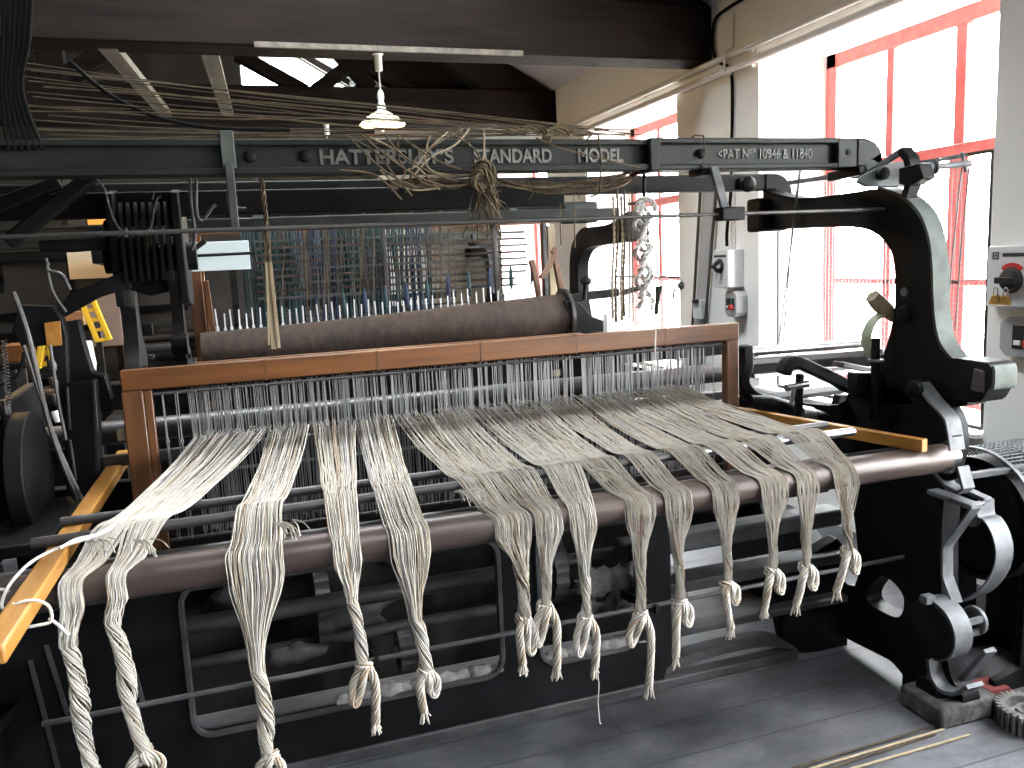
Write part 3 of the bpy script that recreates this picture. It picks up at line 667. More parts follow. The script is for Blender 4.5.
# upright at the right of the heald frame
MB().sweep(cr([at(1, 2.86, *q) for q in [(744, 345), (745, 365), (741, 380), (747, 392), (760, 400), (775, 404), (792, 411)]], 5), .06, .05, (0, 1, 0)).build('heald_stop_arm', IRON, loom, bevel=.008)
arm = MB().tube(cr([at(1, 2.72, *q) for q in [(750, 400), (775, 404), (800, 414), (822, 420), (838, 430)]], 4), [.02, .022, .024, .03, .03, .03, .034, .036, .036, .036, .036, .034, .034, .034, .034, .034, .034][:17], 16).build('pipe_arm', IRON, loom)
MB().lathe([(.02, -.03), (.05, -.03), (.05, .03), (.02, .03)], at(1, 2.7, 803, 418), (1, 0, -.25), 20).build('pipe_collar', DSTEEL, arm)
MB().sweep(cr([at(1, 2.66, *q) for q in [(783, 374), (788, 363), (797, 362), (815, 370), (838, 381), (847, 388)]], 5), .05, .045, (0, 1, 0)).build('swing_arm', IRON, loom, bevel=.010)
MB().bar(at(1, 2.66, 800, 374), at(1, 2.66, 798, 416), .022, .03, (0, 1, 0)).build('swing_post', IRON, loom, bevel=.005)
MB().cyl(at(1, 2.64, 786, 388), at(1, 2.64, 808, 384), .014, 12).build('cross_pin', STEEL, loom)
MB().cyl(at(1, 2.6, 794, 388), at(1, 2.6, 791, 404), .008, 10).build('set_screw', STEEL, loom)
MB().bar(at(1, 2.6, 838, 364), at(1, 2.6, 878, 372), .06, .022).build('box_lever', DSTEEL, loom, bevel=.004)
MB().prism([(v.x, v.z) for v in [at(1, 2.45, *q) for q in [(850, 372), (905, 372), (925, 380), (930, 390), (915, 398), (880, 402), (850, 395)]]], 1, 2.42, 2.47).build('lever_casting', IRON, loom, bevel=.008)
MB().sweep(cr([at(0, 2.16, *q) for q in [(912, 385), (922, 397), (935, 415), (946, 428), (952, 440)]], 5), .05, .055, (1, 0, 0)).build('front_lever', IRON, loom, bevel=.006)
MB().sweep(cr([at(0, 2.155, *q) for q in [(922, 383), (935, 400), (950, 417), (954, 430), (957, 450)]], 5), .06, .008, (1, 0, 0)).build('lever_edge', GSTEEL, loom)
MB().lathe([(.03, 0), (.03, .02), (.015, .026)], at(0, 2.13, 917, 389), (-1, 0, 0), 18).build('lever_pivot', IRON, loom)
MB().cyl(at(1, 2.4, 903, 395), at(1, 2.4, 900, 432), .006, 8).build('lever_rod', GSTEEL, loom)
MB().bar(at(1, 2.5, 848, 386), at(1, 2.5, 870, 399), .02, .014).build('lever_link', STEEL, loom, bevel=.003)
MB().cyl(at(1, 2.4, 876, 338), at(1, 2.4, 874, 420), .016, 12).build('vertical_spindle', IRON, loom)
MB().lathe([(.01, 0), (.028, .002), (.028, .01), (.01, .012)], at(1, 2.4, 876, 362), (0, 0, 1), 14).build('spindle_collar', GSTEEL, loom)
MB().lathe([(.02, -.02), (.09, -.02), (.09, .02), (.02, .02)], at(1, 2.62, 862, 428), (.3, -1, 0), 24).build('cam_disc', DSTEEL, loom)
MB().lathe([(.02, -.02), (.05, -.02), (.05, .02), (.02, .02)], at(1, 2.5, 885, 428), (.3, -1, 0), 20).build('cam_disc', IRON, loom)
MB().bar(at(1, 2.5, 845, 432), at(1, 2.5, 905, 436), .14, .03).build('gear_bracket', IRON, loom, bevel=.005)
MB().prism([(v.x, v.z) for v in [at(1, 2.75, *q) for q in [(838, 395), (880, 395), (900, 420), (900, 445), (836, 440), (832, 420)]]], 1, 2.74, 2.78).build('gear_guard', IRON, loom, bevel=.006)

MB().box(-.76, 1.50, 3.02, 3.05, .06, .84).build('shade_sheet', DARKD, loom, bevel=.004)  # dark sheet added to shade the openings and hide the bright floor
# ------------------------------------------------------------------ heald frame with its wires
HY = 2.80
hf = thing('heald_frame', (.73, HY, .75), 'orange varnished wooden heald frame full of wire heddles standing across the near loom', 'heald frame')
XA, XB = at(1, HY, 120, 370).x, at(1, HY, 736, 330).x
ztA = 1.365
MB().box(XA, XB, HY - .022, HY + .022, 1.302, 1.368).build('top_rail', WOOD, hf, bevel=.004)
for k in range(1, 6):
    x = XA + (XB - XA) * (.03 + k * .165)
    MB().box(x - .003, x + .003, HY - .0235, HY + .0235, 1.300, 1.3695).build('rail_joint', WOODV, hf)
MB().box(XA - .004, XA + .060, HY - .02, HY + .02, .70, 1.302).build('post', WOODV, hf, bevel=.004)
MB().box(XA + .060, XA + .085, HY - .014, HY + .014, .72, 1.30).build('post_fillet', WOODV, hf, bevel=.003)
MB().box(XB - .055, XB, HY - .02, HY + .02, .70, 1.302).build('post', WOODV, hf, bevel=.004)
MB().box(XA, XB, HY - .02, HY + .02, .68, .73).build('bottom_rail', WOODV, hf, bevel=.004)
MB().cyl((XA + .06, HY, 1.285), (XB - .03, HY, 1.285), .006, 8).build('heddle_bar', DSTEEL, hf)
MB().cyl((XA + .06, HY, .80), (XB - .03, HY, .80), .006, 8).build('heddle_bar', DSTEEL, hf)
MB().box(XA - .035, XA + .075, HY + .022, HY + .05, 1.14, 1.175).build('cross_peg', PALEW, hf, bevel=.003)
EYEZ = 1.125
hb = MB(); w_ = .0013
hb.box(-w_, w_, -w_, w_, .80, EYEZ - .014).box(-w_, w_, -w_, w_, EYEZ + .014, 1.285)
hb.tube([(0, 0, EYEZ - .016), (.0034, 0, EYEZ), (0, 0, EYEZ + .016), (-.0034, 0, EYEZ)], .0011, 5, closed=True)
h0 = hb.build('heddle', HEDDLE, hf)
C0, C1 = at(1, HY, 193, 440).x, at(1, HY, 690, 386).x
xs = [C0 + (C1 + .07 - C0) * (k + .5) / 92 for k in range(92)] + [XA + .115 + .012 * k for k in range(5)] + [XB - .17 + .03 * k for k in range(3)]
for i, x in enumerate(xs):
    c = h0 if i == 0 else h0.copy()
    if i: col.objects.link(c)
    c.location = (x + R.uniform(-.004, .004), R.uniform(-.012, .012) + HY, R.uniform(-.004, .004))
    c.rotation_euler = (R.uniform(-.012, .012), R.uniform(-.012, .012), 0)
hb = MB(); w_ = .0011
for i in range(400):
    x = C0 + (C1 + .1 - C0) * R.random(); y = HY + R.choice((.03, .06, .09)) + R.uniform(-.008, .008); d = R.uniform(-.006, .006)
    hb.bar((x + d, y, .80), (x - d, y, 1.29), 2 * w_, 2 * w_)
    hb.tube([(x, y, EYEZ - .016), (x + .0034, y, EYEZ), (x, y, EYEZ + .016), (x - .0034, y, EYEZ)], .0011, 4, closed=True)
o = hb.build('heddle_wires', HEDDLE, hf); o['kind'] = 'stuff'
for y in (HY + .06,):
    m = MB().box(XA + .03, XB - .03, y - .012, y + .012, 1.29, 1.33); m.build('rear_shaft', BEAM, hf)

# ------------------------------------------------------------------ sticks and lease rods
def stick(name, p, q, w, h, label, m=STICK):
    t = MB().bar(p, q, w, h).build(name, m, bevel=.004, label=label, cat='stick'); return t
zs = 1.0
pL, qL = at(2, .998, 8, 655), at(2, 1.012, 129, 446)
MBs = MB().bar((-.484, 1.60, .996), (-.460, 3.25, 1.012), .05, .036)
MBs.build('wooden_stick', STICK, bevel=.005, label='golden wooden stick at the left roller end, tied with white cord', cat='stick')
MB().bar((2.05, 2.045, .9975), (1.86, 2.85, 1.0), .03, .042).build('wooden_stick', STICK, bevel=.003, label='golden wooden stick lying over the right end of the front roller beyond the tassels', cat='stick')
ZR = 1.032
def rodp(px, b): return None
MB().cyl((-.50, 2.33, ZR), (1.90, 2.33, ZR), .0125, 16).build('lease_rod', DSTEEL, label='rear lease rod, dark steel, under the cream warp sheet behind the other rod', cat='rod', group='steel lease rods')
eL, eR = at(2, ZR, 22, 556), at(2, ZR, 857, 432.5)
lr = MB().cyl((eL.x, 2.165, ZR), (eR.x - .008, 2.20, ZR), .0135, 16)
o = lr.build('lease_rod', DSTEEL, label='front lease rod with pale worn right end, bearing the cream warp sheet nearest the roller', cat='rod', group='steel lease rods')
MB().cyl((1.30, 2.165 + .035 * (1.30 - eL.x) / (eR.x - eL.x), ZR), (eR.x, 2.20, ZR), .0142, 16).build('worn_end', STEEL, o)
def rodB(x): return 2.165 + .035 * (x - eL.x) / (eR.x - eL.x)

# white cord tied round the left stick
t = thing('tie_cord', (-.44, 2.0, .98), 'white cotton cord tied round the golden stick at the far left of the roller', 'cord')
MB().tube(cr([(-.33, 2.22, 1.052), (-.36, 2.15, 1.05), (-.40, 2.10, 1.045), (-.46, 2.07, 1.04), (-.505, 2.02, 1.03), (-.53, 1.95, 1.012), (-.532, 1.88, .995), (-.515, 1.83, .998), (-.49, 1.805, 1.016)], 6), .0036, 8).build('cord_length', WCORD, t)
MB().tube(cr([(-.33, 2.23, 1.05), (-.37, 2.13, 1.045), (-.42, 2.09, 1.05), (-.45, 2.05, 1.045)], 6), .0036, 8).build('cord_length', WCORD, t)
MB().tube(cr([(-.495, 1.80, .975), (-.495, 1.80, 1.0), (-.48, 1.80, 1.018), (-.45, 1.80, 1.018), (-.428, 1.80, 1.0), (-.428, 1.80, .97), (-.45, 1.80, .965), (-.48, 1.80, .965)], 5), .0034, 8).build('cord_wrap', WCORD, t)
MB().tube(cr([(-.53, 1.93, 1.0), (-.545, 1.93, 1.008), (-.565, 1.925, 1.002)], 5), .0036, 8).build('cord_end', WCORD, t)
MB().tube(cr([(-.43, 1.80, .975), (-.42, 1.82, .95), (-.405, 1.82, .925)], 5), [.0034] * 10 + [.006], 8).build('cord_end', WCORD, t)

# ------------------------------------------------------------------ warp bundles
def comb_y(px): return 440 - .1087 * (px - 193)
def rod_y(px): return 545 - .1445 * (px - 80)
def rope(m, path, rad, ns, r, twist, mats=3):
    P = cr(path, 8); N = len(P); L = [0]
    for i in range(1, N): L.append(L[-1] + (P[i] - P[i - 1]).length)
    t0 = (P[1] - P[0]).normalized(); a, b, _ = frame_of(t0); F = []
    for i in range(N):
        t = (P[min(i + 1, N - 1)] - P[max(i - 1, 0)])
        t = t.normalized() if t.length > 1e-9 else t0
        a = t0.rotation_difference(t) @ a; a = (a - t * a.dot(t)).normalized(); F.append((a, t.cross(a))); t0 = t
    for k in range(ns):
        ring = k if ns < 6 else k; rho = rad * (1 if k < ns * .62 else .5); th = 2 * PI * k / (ns * .62 if k < ns * .62 else ns * .38)
        pts = []
        for i in range(N):
            rr = rho if not isinstance(rad, (list, tuple)) else rho
            an = th + L[i] / twist * 2 * PI
            pts.append(P[i] + F[i][0] * (rr * math.cos(an)) + F[i][1] * (rr * math.sin(an)))
        m.cur = R.choice((0, 0, 0, 2, 1) if mats == 3 else (0,)); m.tube(pts, r, 5)
    m.cur = 0
YM = [YARN, YARNT, YARNG]
HYF = 2.035
B = [
 # comb x, rod x, roller x & y, gather, knot, loop, tail, label
 ((193, 232), (86, 126), (56, 82, 575), (69, 645), None, None, (98, 800), 'leftmost twisted cream yarn tassel, beside the golden stick, running out of the picture'),
 ((232, 268), (120, 164), (103, 125, 560), (113, 622), (143, 752), (160, 766), (132, 786), 'narrow twisted cream yarn tassel second from left, knotted at the bottom picture edge'),
 ((270, 311), (236, 285), (224, 284, 552), (258, 668), (270, 756), (262, 776), (284, 786), 'broad flat cream yarn tassel standing alone, third from the left on the roller'),
 ((314, 355), (328, 362), (330, 360, 532), (352, 600), (364, 666), (355, 702), (376, 728), 'slim cream yarn tassel fourth from left, knot loop left and long tail right'),
 ((357, 394), (380, 420), (388, 431, 530), (416, 618), (426, 672), (434, 692), (424, 716), 'wide cream yarn tassel just left of the wide bare gap on the roller'),
 ((396, 440), (466, 506), (493, 530, 512), (521, 570), (524, 618), (531, 650), (523, 669), 'cream yarn tassel first right of the wide gap, fat knotted loop touching its neighbour'),
 ((441, 470), (505, 546), (533, 562, 508), (546, 570), (545, 606), (538, 642), (557, 674), 'cream yarn tassel with its tail curling right beside the fat knotted loop'),
 ((471, 505), (555, 592), (568, 595, 502), (585, 575), (585, 618), (579, 652), (595, 672), 'cream yarn tassel with one loose thread dangling to the floor from its end'),
 ((506, 545), (592, 630), (624, 655, 494), (640, 565), (640, 614), (631, 642), (649, 692), 'cream yarn tassel with a long thick tail, next right of the loose thread'),
 ((546, 578), (640, 668), (663, 692, 490), (678, 555), (680, 603), (688, 622), (676, 662), 'cream yarn tassel fifth from the right end, loop right of its tail'),
 ((579, 608), (682, 716), (711, 738, 483), (727, 550), (727, 584), (735, 600), (731, 633), 'cream yarn tassel fourth from the right end, tight little loop and straight tail'),
 ((609, 636), (722, 754), (759, 787, 477), (773, 543), (772, 571), (780, 590), (764, 614), 'cream yarn tassel third from the right end, open round loop beside its tail'),
 ((637, 663), (758, 792), (795, 818, 470), (806, 538), (806, 567), (813, 586), (796, 609), 'cream yarn tassel second from the right end of the roller'),
 ((664, 690), (800, 838), (832, 858, 464), (847, 528), (848, 551), (855, 570), (836, 596), 'cream yarn tassel at the right end of the row, highest knot, tail swung left'),
]
def ss(t): t = max(0, min(1, t)); return t * t * (3 - 2 * t)
for bi, (cb, rb, rl, ga, kn, lp, tl, lab) in enumerate(B):
    n = 66 if cb[1] - cb[0] > 33 else 54
    c0, c1 = at(1, HY, cb[0], comb_y(cb[0])), at(1, HY, cb[1], comb_y(cb[1]))
    b0, b1 = at(2, ZR + .014, rb[0], rod_y(rb[0])), at(2, ZR + .014, rb[1], rod_y(rb[1]))
    r0, r1 = at(1, HYF + .015, rl[0], rl[2]), at(1, HYF + .015, rl[1], rl[2])
    G = at(1, HYF, *ga); end = kn or tl; K = at(1, HYF, *end)
    root = thing('yarn_tassel', (K.x, HYF, K.z), lab, 'yarn tassel', 'cream warp yarn tassels over the front roller')
    rr = .017 if rl[1] - rl[0] < 34 else .021
    if bi < 3: rr = .021
    tw = R.uniform(.16, .24) * R.choice((1, 1))
    m = MB()
    for k in range(n):
        u = (k + .5) / n; uj = min(1, max(0, u + R.uniform(-.02, .02)))
        ph, ph2, am = R.uniform(0, 6.28), R.uniform(0, 6.28), R.uniform(.0006, .0022)
        C = c0.lerp(c1, u); Bp = b0.lerp(b1, uj); Rr = r0.lerp(r1, min(1, max(0, .5 + (uj - .5) * R.uniform(.85, 1.03))))
        yb = rodB(Bp.x)
        ta = (HY - 2.33) / (HY - yb); Ap = Vector((C.x + (Bp.x - C.x) * ta, 2.33, ZR + .015)); Bp = Vector((Bp.x, yb, ZR + .0155))
        Cz = Vector((C.x, HY + R.uniform(-.01, .10), EYEZ + R.uniform(-.008, .008)))
        mid = Cz.lerp(Ap, .5) + Vector((0, 0, -.012 + R.uniform(-.004, .004)))
        AB = Ap.lerp(Bp, .5) + Vector((R.uniform(-.002, .002), 0, -.003))
        RT_ = Vector((Bp.x + (Rr.x - Bp.x) * .55, 2.10, RC[1] + RR + .003 + R.uniform(0, .012)))
        RF = Vector((Rr.x, 2.062 - R.uniform(0, .008), RC[1] + .030))
        RD = Vector((Rr.x, HYF + .012 - R.uniform(0, .012), RC[1] - .02))
        pts = cr([Cz, Cz.lerp(Ap, .25) + Vector((0, 0, -.008)), mid, Cz.lerp(Ap, .8) + Vector((0, 0, -.005)), Ap, AB, Bp, RT_, RF, RD], 5)
        for i, p in enumerate(pts[1:], 1):
            s_ = i / len(pts); p.x += am * math.sin(ph + s_ * 17) * (1 if s_ < .9 else .3); p.z += am * .6 * math.sin(ph2 + s_ * 23) * (1 if 2 < i < 38 else 0)
        # hanging part: flat fan gathers into a twisted rope
        rho = rr * math.sqrt(R.random()) ; th = math.acos(max(-1, min(1, 1 - 2 * u))) * R.choice((-1, 1)) + PI
        rho = max(rho, rr * .45)
        lg = (RD.z - G.z); lk = max(.02, G.z - K.z); N1, N2 = 9, max(4, int(lk / .014))
        for i in range(1, N1 + 1):
            t = i / N1; z = RD.z - lg * t; f = ss(t ** .85)
            cx = G.x; tx = cx + rho * math.cos(th); ty = HYF + rho * math.sin(th) * .9
            pts.append(Vector((RD.x + (tx - RD.x) * f + am * math.sin(ph + 9 * t), RD.y + (ty - RD.y) * f, z)))
        for i in range(1, N2 + 1):
            t = i / N2; z = G.z - lk * t; an = th + (lk * t) / tw * 2 * PI; q = rho * (1 - .12 * math.sin(3 * t * lk / .1) - .15 * t)
            cx = G.x + (K.x - G.x) * t + .004 * math.sin(5 * t * lk / .25)
            pts.append(Vector((cx + q * math.cos(an), HYF + q * math.sin(an) * .9, z)))
        m.cur = R.choice((0, 0, 0, 0, 0, 2, 2, 1)); m.tube(pts, R.uniform(.0013, .0017), 4)
    m.build('strands', YM, root, angle=80)
    if kn:
        Lp, T = at(1, HYF - .012, *lp), at(1, HYF - .01, *tl)
        k_ = MB(); sgn = 1 if Lp.x > T.x else -1
        for dz, ro in ((.0, .016), (-.011, .0175)):
            ring = [(K.x + ro * math.cos(a), HYF + ro * math.sin(a), K.z + dz + .007 * math.sin(a + bi)) for a in [2 * PI * i / 10 for i in range(11)]]
            rope(k_, ring, .006, 6, .0032, .09)
        k_.build('knot', YM, root, angle=80)
        l_ = MB(); top = K + Vector((sgn * .006, -.012, .004)); d = Lp - top; sd = Vector((sgn * .013, 0, 0))
        path = [top, top + d * .35 + sd * 1.1, top + d * .8 + sd * .9, Lp + Vector((0, -.004, -.006)), top + d * .8 - sd * .7, top + d * .35 - sd * .5 + Vector((0, -.01, 0)), top + Vector((-sgn * .008, -.004, 0))]
        rope(l_, path, .0075, 9, .0034, .12); l_.build('knot_loop', YM, root, angle=80)
        t_ = MB(); s0 = K + Vector((-sgn * .008, -.010, 0)); d = T - s0; out = Vector((-sgn * .012, -.01, 0))
        path = [s0, s0 + d * .22 + out, s0 + d * .6 + out * .6, T + Vector((0, 0, .015))]
        rope(t_, path, .009, 11, .0036, .13)
        for i in range(16):
            a = R.uniform(0, 6.28); q = R.uniform(.003, .013); e = T + Vector((q * 1.5 * math.cos(a), q * math.sin(a), R.uniform(-.022, -.004)))
            t_.tube([T + Vector((q * .7 * math.cos(a), q * .7 * math.sin(a), .018)), T + Vector((q * math.cos(a), q * math.sin(a), .004)), e], .002, 4)
        t_.build('frayed_tail', YM, root, angle=80)
    if bi == 7:
        T = at(1, HYF, 597, 668); E_ = at(1, HYF, 600, 726)
        MB().tube(cr([T, T.lerp(E_, .3) + Vector((.003, 0, 0)), T.lerp(E_, .6) + Vector((-.002, 0, 0)), T.lerp(E_, .93), E_ + Vector((.004, 0, .008))], 6), .0016, 5).build('loose_thread', WCORD, root)
    # short cut ends curling behind the roller on some bundles
    if bi in (0, 1, 2, 5, 8):
        m = MB()
        px, py = {0: (95, 548), 1: (138, 548), 2: (282, 530), 5: (462, 498), 8: (590, 478)}[bi]
        q0 = at(2, ZR + .012, px, py - 8)
        for i in range(11):
            s_ = q0 + Vector((R.uniform(-.03, .03), R.uniform(-.01, .01), 0)); e = Vector((s_.x + R.uniform(.01, .05), s_.y - .05 + R.uniform(-.012, .012), s_.z - R.uniform(.012, .03)))
            m.tube(cr([s_, s_.lerp(e, .5) + Vector((.004, 0, .006)), e], 5), .0016, 4)
        m.build('cut_ends', YARN, root)
# ------------------------------------------------------------------ left end of the near loom: dobby and levers
def dob(parent, dx=0):
    D = MB(); 
    for x in (-.36, -.14): D.prism([(3.02, 1.60), (3.02, 1.93), (3.34, 1.98), (3.36, 1.70), (3.25, 1.58)], 0, x + dx, x + .025 + dx)
    d = D.build('dobby_frame', IRON, parent, bevel=.005); return d
for x in (-.40, -.20):
    d = MB().prism([(3.02, 1.56), (3.00, 1.93), (3.34, 1.98), (3.36, 1.66), (3.25, 1.54)], 0, x, x + .03).build('dobby_plate', IRON, loom, bevel=.006)
    MB().lathe([(.03, 0), (.03, .02), (.014, .028)], (x, 3.12, 1.82), (-1, 0, 0), 16).build('plate_boss', DSTEEL, d)
for k in range(7):
    x = -.36 + .023 * k
    MB().prism([(2.98, 1.64), (3.0, 1.86), (3.03, 1.90), (3.30, 1.90), (3.30, 1.84), (3.05, 1.82), (3.03, 1.64)], 0, x, x + .010).build('jack_lever', IRON, loom)
MB().cyl((-.44, 3.18, 1.72), (-.14, 3.18, 1.72), .05, 18).build('dobby_cylinder', IRON, loom)
MB().bar(at(1, 2.9, 8, 243), at(1, 2.9, 112, 160), .05, .045).build('dobby_brace', IRON, loom, bevel=.008)
MB().bar(at(1, 2.9, -20, 212), at(1, 2.9, 60, 182), .04, .04).build('dobby_brace', IRON, loom, bevel=.006)
MB().lathe([(.02, 0), (.045, 0), (.045, .03), (.02, .04)], at(1, 2.86, 118, 156), (0, -1, 0), 18).build('brace_boss', DSTEEL, loom)
MB().lathe([(.018, 0), (.03, 0), (.03, .03), (.018, .04)], at(1, 2.86, 132, 157), (0, -1, 0), 18).build('brace_boss', DSTEEL, loom)
def plate(pts, Y, t, name, m, parent, bevel=.004):
    return MB().prism([(v.x, v.z) for v in [at(1, Y, *q) for q in pts]], 1, Y, Y + t).build(name, m, parent, bevel=bevel)
plate([(45, 316), (62, 305), (70, 292), (95, 284), (128, 268), (131, 288), (100, 297), (64, 317)], 3.0, .05, 'wedge_lever', IRON, loom)
plate([(38, 240), (150, 236), (150, 246), (70, 252), (40, 252)], 3.05, .05, 'dobby_bar', IRON, loom)
plate([(118, 262), (128, 258), (150, 250), (165, 250), (168, 292), (150, 296), (130, 290)], 3.1, .06, 'dobby_bracket', IRON, loom)
plate([(18, 305), (52, 306), (62, 318), (66, 335), (68, 380), (70, 420), (62, 420), (58, 380), (50, 345), (22, 348), (12, 330)], 2.95, .05, 'left_end_casting', IRON, loom)
plate([(62, 322), (78, 320), (84, 345), (92, 372), (105, 376), (112, 400), (96, 404), (70, 400), (66, 360)], 3.0, .06, 'left_end_casting', IRON, loom)
plate([(44, 323), (60, 321), (62, 345), (47, 347)], 2.92, .006, 'yellow_tag', STICK, loom, .001)
plate([(64, 384), (95, 380), (97, 420), (99, 500), (66, 510)], 2.93, .10, 'gear_box', IRON, loom, .01)
for (x, y, x2, y2) in ((67, 387, 70, 430), (94, 384, 97, 430), (70, 440, 76, 480)):
    MB().tube([at(1, 2.91, x, y), at(1, 2.91, x2, y2)], .004, 6).build('box_rib', DUSTY, loom)
for (P, r, m) in (([(13, 292), (28, 335), (50, 427), (78, 500)], .008, DSTEEL), ([(24, 345), (50, 425), (68, 470), (88, 512)], .007, DSTEEL), ([(5, 400), (12, 460), (22, 510), (30, 545)], .013, DSTEEL), ([(50, 345), (58, 400), (66, 440)], .005, DSTEEL), ([(70, 290), (62, 275), (48, 270), (48, 262)], .006, DSTEEL), ([(46, 258), (52, 290), (66, 312)], .005, DSTEEL), ([(0, 385), (14, 380), (22, 365), (24, 352)], .005, RUBBER)):
    MB().tube(cr([at(1, 2.8, *q) for q in P], 6), r, 8).build('hand_lever', m, loom)
sp = [at(1, 2.75, 4 + 2.5 * math.cos(k * 1.05) + .4 * k / 10, 340 + k * .55) + Vector((0, .012 * math.sin(k * 1.05), 0)) for k in range(120)]
MB().tube(sp, .0022, 5).build('coil_spring', DSTEEL, loom)
for k in range(4):
    p = at(1, 2.9, 50 + k * 1.5, 360 + 17 * k); MB().tube([p, p + Vector((.004, 0, -.018)), p + Vector((.006, 0, -.036))], [.011, .014, .010], 10).build('porcelain_stud', LGREY if k == 3 else DSTEEL, loom)
MB().tube(cr([at(1, 2.85, *q) for q in [(94, 176), (104, 188), (109, 206), (115, 222), (123, 231), (144, 233), (151, 226), (154, 210), (157, 199), (161, 196)]], 5), .0035, 6).build('bent_wire', DUSTY, loom)
MB().tube([at(1, 2.85, 152, 200), at(1, 2.85, 154, 192)], .0035, 6).build('bent_wire', DUSTY, loom)
for (P) in ([(190, 170), (191, 200), (195, 236), (192, 250)], [(196, 180), (197, 215), (203, 222)], [(228, 150), (228, 172), (229, 205), (236, 208), (246, 209)], [(228, 205), (234, 218), (252, 220)], [(205, 218), (212, 208), (216, 205)]):
    MB().tube(cr([at(1, 2.75, *q) for q in P], 4), .005, 8).build('hook_wire', DUSTY, loom)
for (px, py) in ((226, 132),):
    p = at(1, 2.6, px, py); MB().box(p.x - .02, p.x + .02, 2.54, 2.6, 1.95, 2.055).build('beam_clamp', GREENL, loom, bevel=.004)
    MB().box(p.x - .012, p.x + .012, 2.52, 2.545, 1.78, 1.96).build('clamp_strip', DUSTY, loom, bevel=.003)
for (P) in ([(0, 400), (20, 398), (22, 425), (0, 430)],):
    plate(P, 3.2, .004, 'pale_card', LGREY, loom, .0)
for (P) in ([(8, 478), (20, 478), (20, 483), (8, 484)], [(22, 477), (32, 476), (33, 481), (23, 482)], [(0, 499), (18, 497), (18, 501), (0, 505)], [(22, 494), (36, 493), (37, 498), (23, 499)]):
    plate(P, 2.95, .03, 'worn_step', DUSTY, loom, .002)
MB().box(-.80, -.55, 2.4, 2.9, .93, .965).build('left_shelf', IRON, loom, bevel=.006)
MB().prism([(2.2, .86), (2.2, 1.0), (2.6, 1.28), (3.3, 1.3), (3.3, .86)], 0, -.76, -.72).build('left_guard', IRON, loom, bevel=.01)
MB().lathe([(.04, 0), (.19, 0), (.19, .05), (.04, .05)], (-.68, 2.75, 1.08), (1, 0, 0), 30).build('left_pulley', IRON, loom, bevel=.004)
# tall dark post with hanging cables at the far left
MB().box(-.80, -.62, 2.62, 2.74, 2.0, 3.02).build('harness_post', BEAM, loom, bevel=.01)
for k in range(6):
    MB().tube(cr([at(1, 2.55, 2 + 6 * k, -20), at(1, 2.55, 4 + 5 * k, 40), at(1, 2.55, 2 + 4 * k, 90), at(1, 2.55, 8 + 7 * k, 150)], 5), .006, 6).build('post_cable', RUBBER, loom)

# ------------------------------------------------------------------ second loom, facing the other way
loom2 = thing('power_loom', (LX, 5.0, 0), 'second power loom, standing behind the near one, with blue yarn and a brown warp roll', 'loom')
side(loom2, XS - .0, XS + .075, IRON, True); side(loom2, -.68, -.60, IRON, True)
B2 = 5.10; za, zb2_ = 1.905, 1.995
b2 = MB().box(-.3, 2.1, B2 + .02, B2 + .05, za, zb2_).box(-.3, 2.1, B2 - .005, B2 + .07, zb2_ - .014, zb2_ + .004).box(-.3, 2.1, B2 - .008, B2 + .07, za - .01, za + .006).build('top_beam', GREEN, loom2, bevel=.003)
def let2(txt, x0, x1): letters(txt, x0, x1, B2 + .019, (za + zb2_) / 2, .042, LETTER, b2)
let2('HATTERSLEY\u2019S', 318, 378); let2('STANDARD', 391, 434); let2('MODEL', 447, 470)
MB().box(2.05, 2.30, B2 - .02, B2 + .08, za - .03, zb2_ + .02).build('beam_end_elbow', GREEN, b2, bevel=.02)
MB().box(.10, .16, B2 - .02, B2 - .006, za - .02, zb2_ + .01).build('beam_strip', GREENL, b2, bevel=.003)
p = at(1, B2, 512, 205); MB().box(p.x - .025, p.x + .025, B2 - .015, B2 + .02, za + .0, zb2_ - .01).build('slotted_plate', GREENL, b2, bevel=.003)
MB().box(-.3, 2.15, 4.45, 4.52, 1.86, 1.93).build('rear_top_rail', GREEN, loom2, bevel=.006)
MB().box(2.17, 2.33, 4.42, 4.56, 1.73, 1.88).build('arm_end_block', IRON, loom2, bevel=.012)
# harness bars
for k in range(9):
    z = 1.50 + .041 * k; MB().bar((.09, 4.95 + .02 * (k % 3), z), (1.74 if k > 1 else 1.66, 4.95 + .02 * (k % 3), z), .012, .014).build('harness_bar', BROLL if k % 2 else DUSTY, loom2)
for px in (386, 496, 545):
    x = at(1, 4.93, px, 280).x; MB().box(x - .012, x + .012, 4.90, 4.93, 1.42, 1.90).build('harness_hanger', DSTEEL, loom2, bevel=.002)
# posts and timber at its near side
x0, x1 = at(1, 4.9, 191, 300).x, at(1, 4.9, 204, 300).x
MB().box(x0, x1, 4.86, 4.92, .9, 1.675).build('wooden_post', WOODV, loom2, bevel=.004)
MB().bar((x1 + .02, 4.84, 1.62), (x1 + .05, 4.84, 1.0), .03, .03).build('wooden_post', WOODV, loom2, bevel=.003)
MB().box(at(1, 4.9, 549, 260).x, at(1, 4.9, 556, 260).x, 4.9, 4.95, .9, 1.86).build('wooden_post', PALEW, loom2, bevel=.004)
for P in ([(531, 260), (535, 275), (539, 296), (546, 330)], [(553, 250), (558, 275), (562, 300), (564, 345)], [(541, 278), (548, 268), (556, 248)]):
    MB().sweep(cr([at(1, 4.7, *q) for q in P], 4), .035, .03, (0, 1, 0)).build('curved_timber', WOODV, loom2, bevel=.003)
